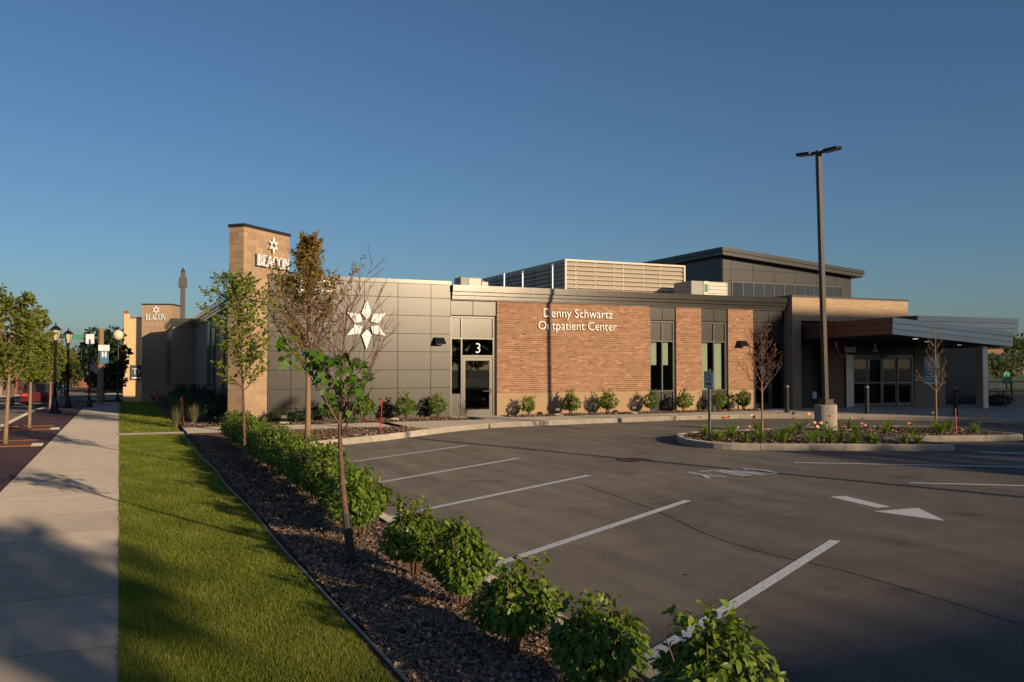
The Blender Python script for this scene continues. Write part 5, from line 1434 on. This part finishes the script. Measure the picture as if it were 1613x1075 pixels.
chips(16000, smp_poly([(p.x, p.y) for p in bp_] + [(7.7, 25.38), (3.0, 25.38), (3.0, 19.6)], .135), 'mulch_chips', 'brown bark mulch in the planting bed inside the kerb', 5, .09)
chips(9000, smp_poly([(p.x, p.y) for p in offset(IS, 0.2, True)], .125), 'mulch_chips', 'dark bark mulch covering the kerbed island', 6, .08)
chips(5000, smp_poly([(1.6, 27.55), (10.5, 27.65), (10.5, 29.2), (1.6, 29.2)], .155), 'mulch_chips', 'brown bark mulch along the foot of the grey wall', 7, .09)
chips(4000, smp_poly([(12.5, 28.32), (23.9, 28.32), (23.9, 29.25), (12.5, 29.25)], .155), 'mulch_chips', 'brown bark mulch along the foot of the brick wall', 8, .09)
# dropped leaves and grit on the asphalt
rg = random.Random(31)
for i, (x, y) in enumerate([(4.9, 6.9), (6.3, 5.0), (7.0, 4.9), (5.2, 9.8), (4.4, 13.6), (6.6, 15.2)]):
    me = leaves(np.array([[x, y, .012]]), np.array([[rg.gauss(0, 1), rg.gauss(0, 1), .1]]), np.array([[0, 0, 1.]]), np.array([.07]), LEAF8, np.array([.9]), 'fallen_leaf', M['reed'])
    tag(link('fallen_leaf', me), 'small dry leaf on the asphalt, %s from the camera' % ['third', 'second', 'nearest', 'fourth', 'fifth', 'sixth'][i], 'leaf', 'dry leaves lying on the parking lot')

# ------------------------------------------------------------------ street furniture on the left
def lantern(x, y, h, label):
    z = zs(y); t = thing('lantern_post', label, 'street lamp', (x, y, z), 0, 'black lantern posts along the sidewalk')
    MB().lathe((0, 0, 0), [(.24, 0), (.24, .06), (.16, .12), (.13, .35), (.09, .5), (.065, .62)], 14).build('base', M['black'], t, smooth=True)
    MB().lathe((0, 0, .6), [(.055, 0), (.045, h - 1.35), (.07, h - 1.30), (.06, h - 1.24), (.12, h - 1.20)], 12).build('shaft', M['black'], t, smooth=True)
    MB().lathe((0, 0, h - .60), [(.10, 0), (.19, .40)], 6).build('lantern', M['frosted'], t)
    for k in range(6):
        a = k * PI / 3; MB().tube([(.103 * math.cos(a), .103 * math.sin(a), h - .6), (.193 * math.cos(a), .193 * math.sin(a), h - .2)], .012, 4).build('rib', M['black'], t)
    MB().lathe((0, 0, h - .20), [(.22, 0), (.20, .05), (.08, .16), (.03, .19), (.02, .30), (.005, .33)], 6).build('cap', M['black'], t)
    return t
lantern(-2.58, 39.4, 3.5, 'black lantern post nearest the camera, left of the sidewalk'); lantern(-2.48, 46, 3.65, 'black lantern post second along the paver strip'); 
t = thing('sign_post', 'thin dark post with small flag beside the sidewalk', 'post', (-1.55, 45.5, zs(45.5)))
MB().lathe((0, 0, 0), [(.2, 0), (.2, .05), (.12, .12), (.10, .35), (.05, .5)], 12).build('base', M['black'], t, smooth=True); MB().tube([(0, 0, .4), (0, 0, 3.2)], .045, 8).build('shaft', M['black'], t)
def flag(t, p, d, s, red=True):
    mb = MB()
    for k in range(5):
        r0 = k / 5; r1 = (k + 1) / 5
        a = Vector(p) + Vector(d) * (s * .9 * r0) + Vector((0, .05 * math.sin(r0 * 5), -s * .55 * r0)); b = Vector(p) + Vector(d) * (s * .9 * r1) + Vector((0, .05 * math.sin(r1 * 5), -s * .55 * r1))
        for j in range(6):
            mb.poly([a - Vector((0, 0, s * j / 6)), b - Vector((0, 0, s * j / 6)), b - Vector((0, 0, s * (j + 1) / 6)), a - Vector((0, 0, s * (j + 1) / 6))], m=(2 if (k < 2 and j < 3) else j % 2))
    mb.build('flag', [M['flagred'], M['flagwhite'], M['flagblue']], t)
M['flagred'] = mat('flag_red', (0.40, 0.06, 0.06), .8); M['flagwhite'] = mat('flag_white', (0.55, 0.5, 0.47), .8); M['flagblue'] = mat('flag_blue', (0.05, 0.07, 0.2), .8)
flag(t, (.03, 0, 2.25), (.8, 0, 0), .45)
t = thing('signal_pole', 'grey traffic signal pole with mast arm, street sign and blue banner', 'traffic signal', (-1.2, 50.9, zs(50.9)))
z = zs(50.9)
MB().tube([(0, 0, 0), (0, 0, 3.9 - z)], [.17, .14], 12).build('pole', M['barktan'], t); MB().box(-.28, -.28, 0, .28, .28, .08).build('base_plate', M['steel'], t)
MB().tube([(0, 0, 3.42 - z), (-2, 0, 3.5 - z), (-6.5, 0, 3.6 - z)], [.12, .11, .09], 8).build('mast_arm', M['bronze'], t)
MB().box(-1.62, -.16, 3.32 - z, -.62 - .72, -.13, 3.56 - z).build('street_sign', M['green'], t) if False else MB().box(-1.75, -.14, 3.36 - z, -.85, -.11, 3.60 - z).build('street_sign', M['green'], t)
MB().box(-.72, -.16, 3.12 - z, -.32, -.13, 3.62 - z).build('white_sign', M['signwhite'], t)
bn = MB().box(-.05, -.22, 2.08 - z, .38, -.20, 3.0 - z).build('banner', M['blue'], t); MB().box(-.12, -.23, 2.75 - z, .42, -.19, 3.06 - z).build('banner_top', M['signwhite'], t)
MB().box(.05, -.235, 2.40 - z, .13, -.222, 2.70 - z).build('banner_mark', M['signwhite'], t); MB().box(.20, -.235, 2.40 - z, .28, -.222, 2.70 - z).build('banner_mark', M['signwhite'], t); MB().box(.13, -.235, 2.52 - z, .20, -.222, 2.58 - z).build('banner_mark', M['signwhite'], t)
hd = MB().box(-5.95, -.2, 2.75 - z, -5.6, .1, 3.75 - z).build('signal_head', M['black'], t); MB().lathe((0, 0, 0), [(.11, 0), (.09, .05)], 12).build('red_lens', M['sigred'], hd)
o = hd.children[0]; o.rotation_euler = (PI / 2, 0, 0); o.location = (-5.775, -.2, 3.5 - z)
flag(t, (-4.1, 0, 3.5 - z), (-.6, 0, 0), .65); flag(t, (-3.2, 0, 3.5 - z), (-.4, 0, 0), .6)
t = thing('globe_lamp', 'street lamp with pale globe in front of the beige building', 'street lamp', (-.45, 62, zs(62)))
MB().lathe((0, 0, 0), [(.2, 0), (.2, .06), (.1, .3), (.06, .5), (.05, 3.9), (.12, 4.0)], 12).build('post', M['black'], t); MB().lathe((0, 0, 4.0), [(.1, 0), (.28, .15), (.33, .35), (.28, .55), (.1, .68), (.02, .7)], 14).build('globe', M['globe'], t, smooth=True)
t = thing('far_signal', 'small amber traffic light far down the street', 'traffic signal', (-5.2, 92, zs(92)))
MB().tube([(0, 0, 0), (0, 0, 3.0)], .08, 8).build('post', M['bronze'], t); MB().box(-.25, -.2, 2.9, .25, .1, 3.9).build('head', M['black'], t); MB().box(-.16, -.24, 3.1, .16, -.202, 3.42).build('amber_lens', M['sigamber'], t)

def car(name, label, loc, rz, body, group=None):
    t = thing(name, label, 'car', loc, rz, group)
    prof = [(-2.2, .32), (-2.25, .62), (-2.1, .88), (-1.35, .95), (-.75, 1.40), (.75, 1.44), (1.55, .98), (2.15, .92), (2.25, .62), (2.2, .32)]
    mb = MB(); n = len(prof)
    mb.v += [(x * 1.0, -.86 if z < 1 else -.68, z) for x, z in prof] + [(x, .86 if z < 1 else .68, z) for x, z in prof]
    for i in range(n - 1): mb.f.append((i, i + 1, n + i + 1, n + i)[::-1]); mb.mi.append(0); mb.r.append(.5)
    mb.f.append(tuple(range(n - 1, -1, -1))[::-1]); mb.f.append(tuple(range(n, 2 * n))[::-1]); mb.f.append((0, n, 2 * n - 1, n - 1)); mb.mi += [0] * 3; mb.r += [.5] * 3
    mb.build('body', body, t)
    for sy in (-1, 1):
        MB().plate([(-1.1, 1.0), (-.05, 1.0), (-.05, 1.33), (-.70, 1.33)], (0, sy * .80, 0), (1, 0, 0), (0, .0, 1), .02 * sy).build('side_window', M['darkglass'], t)
        MB().plate([(.05, 1.0), (1.3, 1.0), (.70, 1.36), (.05, 1.36)], (0, sy * .80, 0), (1, 0, 0), (0, 0, 1), .02 * sy).build('side_window', M['darkglass'], t)
        for x in (-1.4, 1.4):
            w_ = MB().tube([(x, sy * .70, .33), (x, sy * .89, .33)], .33, 16).build('wheel', M['tyre'], t); MB().tube([(x, sy * .885, .33), (x, sy * .90, .33)], .2, 12).build('rim', M['rim'], w_)
        MB().box(-2.262, sy * .62 - .16, .66, -2.236, sy * .62 + .16, .80).build('tail_lamp', M['red'], t); MB().box(2.236, sy * .62 - .16, .66, 2.262, sy * .62 + .16, .80).build('headlamp', M['signwhite'], t)
    MB().plate([(-.62, .93), (.62, .93), (.60, 1.36), (-.60, 1.36)], (-1.42, 0, 0), (0, -1, 0), (.42 / .45 if False else 0, 0, 1), .02).build('rear_window', M['darkglass'], t)
    return t
car('parked_car', 'dark red car parked beyond the nearest lantern post', (-4.9, 62, zs(62) - .13), PI / 2, M['carred'], 'cars on the street')
car('parked_car', 'pale car far down the street beyond the signal', (-6.8, 108, zs(108) - .13), PI / 2, M['carwhite'], 'cars on the street')
car('parked_car', 'white car at the far kerb in front of the far shops', (-9.0, 128, zs(128) - .13), PI / 2, M['carwhite'], 'cars on the street')

# ------------------------------------------------------------------ buildings down the street
t = thing('beige_building', 'sunlit beige brick building with dark sign across the side street', 'building', (0, 0, 0))
MB().box(-.12, 80, -3, 9, 96, 5.95).build('wall', M['beige'], t); MB().box(-.2, 79.95, -3, .18, 80.4, 6.55).build('corner_pier', M['redbrick'], t); MB().box(-.16, 79.9, -3, .3, 79.948, 6.3).build('pier_face', M['beige'], t)
MB().box(.3, 79.96, 5.93, 9, 80.1, 6.05).build('coping', M['redbrick'], t)
sg = MB().box(.38, 79.85, .75, 2.4, 79.95, 2.0).build('sign_board', M['signblack'], t)
lettering(sg, 'The', (.5, 79.84, 1.2), (1, 0, 0), .75, M['signwhite'], depth=.3)
MB().box(.5, 79.83, .86, 2.2, 79.848, .98).build('sign_line', M['signwhite'], sg)
t = thing('balcony_building', 'shaded storefront with balcony and awning behind the beige building', 'building')
MB().box(.35, 97, -3.5, 9, 125, 5.6).build('wall', M['redbrick'], t); MB().box(-.5, 97.5, 5.0, .35, 124, 5.6).build('cornice', M['farwall'], t); MB().box(-.9, 98, .4, .35, 118, .55).build('balcony_slab', M['farwall'], t)
for i in range(8): MB().box(-.9, 98 + i * 2.7, .55, -.86, 98.05 + i * 2.7, 1.55).build('rail_post', M['black'], t)
MB().box(-.9, 98, 1.55, -.85, 118, 1.6).build('handrail', M['black'], t); MB().box(-.9, 98, -.55, .35, 118, -.35).build('awning', M['blackpanel'], t)
for i in range(5): MB().box(.31, 99 + i * 4, 1.2, .345, 100.4 + i * 4, 3.8).build('window', M['darkglass'], t)
fr_ = random.Random(4)
for i in range(5):
    y = 140 + i * 22; h = fr_.uniform(4, 8); z0 = zs(y)
    t = thing('far_shop', 'far shop front on the left of the street, %s from the camera' % ORD[i], 'building', (0, 0, 0), 0, 'shop fronts down the left side of the street')
    MB().box(-32, y, z0 - 1, -18.2, y + 20, z0 + h).build('wall', M[['farwall', 'farwall2', 'redbrick'][i % 3]], t); MB().box(-32.2, y - .1, z0 + h, -18, y + 20.1, z0 + h + .3).build('coping', M['farroof'], t)
    for k in range(4):
        MB().box(-18.19, y + 1.5 + k * 4.6, z0 + .8, -18.1, y + 4.5 + k * 4.6, z0 + 2.8).build('window', M['darkglass'], t)
        if h > 5: MB().box(-18.19, y + 2 + k * 4.6, z0 + 4, -18.1, y + 3.6 + k * 4.6, z0 + 5.4).build('window', M['darkglass'], t)
for i in range(3):
    y = 200 + i * 40; z0 = zs(y)
    t = thing('far_block', 'hazy far block closing the street, %s from the camera' % ORD[i], 'building', (0, 0, 0), 0, 'blocks at the end of the street')
    MB().box(1.0 if i < 2 else -14, y, z0 - 1, 20, y + 30, z0 + 5 + i).build('wall', M[['farwall2', 'farwall', 'redbrick'][i]], t); MB().box(.9 if i < 2 else -14.1, y - .1, z0 + 5 + i, 20.1, y + 30.1, z0 + 5.4 + i).build('coping', M['farroof'], t)

def big_tree(name, label, base, H, R, seed, lm, leaf=.35, n=2600, cb=.3, group=None, bm='bark'):
    """broad tree: trunk, forked limbs and leaf clumps with gaps between them"""
    rg = np.random.default_rng(seed); rr = random.Random(seed)
    t = thing(name, label, 'tree', base, 0, group)
    mb = MB(); mb.tube([(0, 0, -.2), (0, 0, H * cb), (R * .05, 0, H * .75)], [H * .028, H * .022, H * .006], 8)
    nl = 14; cl_ = []
    for i in range(nl):
        a = i * 2.4; f = cb + (1 - cb) * (i + .5) / nl * .85; rad = R * (.45 + .5 * math.sin(PI * (.15 + .75 * i / nl))) * rr.uniform(.6, 1.0); tip = Vector((rad * math.cos(a), rad * math.sin(a), H * min(f + .12, .93)))
        mb.tube([(0, 0, H * f * .85), tuple(tip * .55 + Vector((0, 0, H * f * .4))), tuple(tip)], [H * .011, H * .007, H * .003], 5, cap=False); cl_.append((tip, R * rr.uniform(.30, .48)))
    cl_.append((Vector((0, 0, H * .9)), R * .32))
    mb.build('trunk', M[bm], t)
    cs = np.array([tuple(c[0]) for c in cl_]); rs = np.array([c[1] for c in cl_]); k = rg.integers(0, len(cl_), n)
    d = rdir(n, rg); C = cs[k] + d * (rs[k] * rg.uniform(.35, 1, n) ** .5)[:, None] * np.array([1, 1, .8])
    link('crown', leaves(C, d + rg.normal(size=(n, 3)) * .5, d + np.array([0, -.3, .7]) + rg.normal(size=(n, 3)) * .4, leaf * rg.uniform(.6, 1.3, n), LEAF4, rg.normal(.45, .22, n), 'crown', lm), t)
    return t
ST = 'trees down the street'
big_tree('far_street_tree', 'dark spiky evergreen behind the signal pole', (-1.4, 66, zs(66)), 4.9, 1.5, 201, M['darkleaf'], .28, 3000, .12, ST)
big_tree('far_street_tree', 'dark tree in front of the balcony building', (-1.6, 76, zs(76)), 4.6, 1.6, 202, M['darkleaf'], .3, 2600, .18, ST)
big_tree('far_street_tree', 'leafy tree by the far shops behind the second lantern post', (-5.6, 75, zs(75)), 4.1, 1.5, 203, M['streetleaf'], .3, 2600, .25, ST)
big_tree('far_street_tree', 'tall leafy tree beyond the paver strip at the left edge', (-6.4, 62, zs(62)), 4.4, 1.5, 204, M['streetleaf'], .28, 2600, .3, ST)
for i in range(7): big_tree('far_street_tree', 'hazy tree at the far end of the street, %s from the left' % ORD[i], (-26 + i * 4.6, 215 + (i % 3) * 14, zs(215)), 8.5 + (i % 3) * 1.5, 4.2, 210 + i, M['farleaf'], .9, 900, .2, ST)

# ------------------------------------------------------------------ right background beyond the canopy
t = thing('retaining_wall', 'low dark block wall beyond the entrance canopy column', 'wall'); MB().box(36.0, 27.5, -.5, 60, 27.9, .55).build('wall', M['blockgrey'], t); MB().box(35.95, 27.45, .55, 60, 27.95, .61).build('cap', M['farwall'], t)
t = thing('railing', 'brown metal railing on the wall right of the canopy', 'railing')
for i in range(12): MB().box(36.1 + i * 1.6, 27.66, .61, 36.16 + i * 1.6, 27.72, 1.25).build('post', M['bronze'], t)
for zz in (.75, 1.2): MB().box(36.1, 27.67, zz, 58, 27.71, zz + .05).build('rail', M['bronze'], t)
def gable(name, label, x, y, w, d, h, rh, wm, rm, rz, group=None):
    t = thing(name, label, 'house', (x, y, .0), rz, group)
    MB().box(-w / 2, -d / 2, -.5, w / 2, d / 2, h).build('wall', M[wm], t)
    mb = MB(); mb.v += [(-w / 2 - .3, -d / 2 - .3, h), (w / 2 + .3, -d / 2 - .3, h), (w / 2 + .3, d / 2 + .3, h), (-w / 2 - .3, d / 2 + .3, h), (-w / 2 - .3, 0, h + rh), (w / 2 + .3, 0, h + rh)]
    for f in ((0, 1, 5, 4), (2, 3, 4, 5), (1, 2, 5), (3, 0, 4), (3, 2, 1, 0)): mb.f.append(f); mb.mi.append(0); mb.r.append(.5)
    mb.build('roof', M[rm], t)
    for k in range(3):
        wd = MB().box(-w / 2 + w * (k + .3) / 3, -d / 2 - .05, h * .4, -w / 2 + w * (k + .3) / 3 + .9, -d / 2 - .003, h * .4 + 1.2).build('window', M['signwhite'], t)
        MB().box(-w / 2 + w * (k + .3) / 3 + .08, -d / 2 - .07, h * .4 + .08, -w / 2 + w * (k + .3) / 3 + .82, -d / 2 - .052, h * .4 + 1.12).build('pane', M['darkglass'], wd)
gable('far_house', 'orange-lit house with tiled roof right of the canopy column', 196, 153, 11, 8, 2.8, 3.2, 'farwall2', 'tileroof', math.radians(-40))
gable('far_house', 'long low grey building with dark roof at the right edge', 190, 138, 26, 9, 3.0, 1.6, 'farwall', 'farroof', math.radians(-35))
gable('far_house', 'white-gabled house among the trees on the far hill', 238, 182, 9, 8, 6.0, 3, 'carwhite', 'farroof', math.radians(-30))
for i, (az, dist, h) in enumerate([(51.0, 150, 8), (52.0, 175, 9.5), (53.0, 160, 9), (53.8, 190, 11), (54.6, 170, 9.5), (55.6, 185, 10), (51.4, 120, 5), (52.8, 105, 4.2), (54.2, 115, 4.6), (50.2, 170, 8.5), (56.8, 180, 10), (53.4, 82, 3.0), (51.9, 78, 2.8)]):
    a = math.radians(az); big_tree('far_tree', 'far leafy tree on the right skyline, %s built from the left of the hill' % ORD[i] if False else 'far leafy tree on the hillside beyond the canopy, %s from the left' % ORD[sorted([51.0, 52.0, 53.0, 53.8, 54.6, 55.6, 51.4, 52.8, 54.2, 50.2, 56.8, 53.4, 51.9]).index(az)], (dist * 1.6 * math.sin(a), dist * 1.6 * math.cos(a), -.2), h * .92, h * .55, 300 + i, M['farleaf'], h * .10, 1100, .15, 'trees beyond the entrance')
t = thing('street_sign', 'green street name sign on a post beyond the railing', 'sign', (43.5, 32.2, 0)); MB().tube([(0, 0, -.3), (0, 0, 1.5)], .03, 6).build('post', M['steel'], t); MB().box(-.4, -.06, .98, .35, -.04, 1.28).build('plate', M['green'], t)
t = thing('street_sign', 'smaller green sign farther off beyond the railing', 'sign', (56, 41.5, 0)); MB().tube([(0, 0, -.3), (0, 0, 1.6)], .03, 6).build('post', M['steel'], t); MB().box(-.3, -.06, 1.2, .3, -.04, 1.5).build('plate', M['green'], t)
t = thing('wooden_fence', 'pale sunlit board fence beyond the railing', 'fence', (52, 36, 0), math.radians(-35))
for i in range(22): MB().box(-3.3 + i * .3, 0, -.3, -3.02 + i * .3, .03, .55 + .02 * (i % 3)).build('board', M['beige'], t)
shrub('roadside_shrub', 'leafy shrub at the right edge beside the railing', *ev[0], (41.8, 27.0, .0), 1.0, 1.2)
shrub('roadside_shrub', 'rusty-stemmed shrub just right of the canopy column', *ev[1], (35.9, 27.0, .0), 2.0, .8)

# ------------------------------------------------------------------ outside the frame: what throws the long shadows
t = thing('opposite_building', 'flat-roofed brick building behind the photographer', 'building'); MB().box(14, -47, -.5, 30, -33.5, 8.5).build('wall', M['redbrick'], t); MB().box(13.8, -47.2, 8.5, 30.2, -33.3, 8.75).build('coping', M['coping'], t)
t = thing('side_shadow_block', 'tall unseen block added beyond the right side of the lot to shade the entrance', 'building'); MB().box(44.2, -24, -.5, 75, -20, 15.2).build('wall', M['redbrick'], t); MB().box(44.0, -24.2, 15.2, 75.2, -19.8, 15.4).build('coping', M['coping'], t)  # thin unseen block, added and shaped to cast shade on the entrance
for i, (x, y, h, R_, lb) in enumerate([(29.5, -20, 7.9, 3.4, 'tree at the right-hand lot edge behind the camera, first of three'), (35, -20.5, 8.1, 3.4, 'tree at the right-hand lot edge behind the camera, second of three'), (40.5, -20, 9.2, 3.4, 'tree at the right-hand lot edge behind the camera, third of three'),
        (7.6, -14.6, 6.0, 1.05, 'slender street tree behind the camera')]):
    big_tree('lot_tree', lb, (x, y, 0), h, R_, 400 + i, M['streetleaf'], .38, 5200 if i < 3 else 420, .2 if i < 3 else .78, 'trees behind the camera')
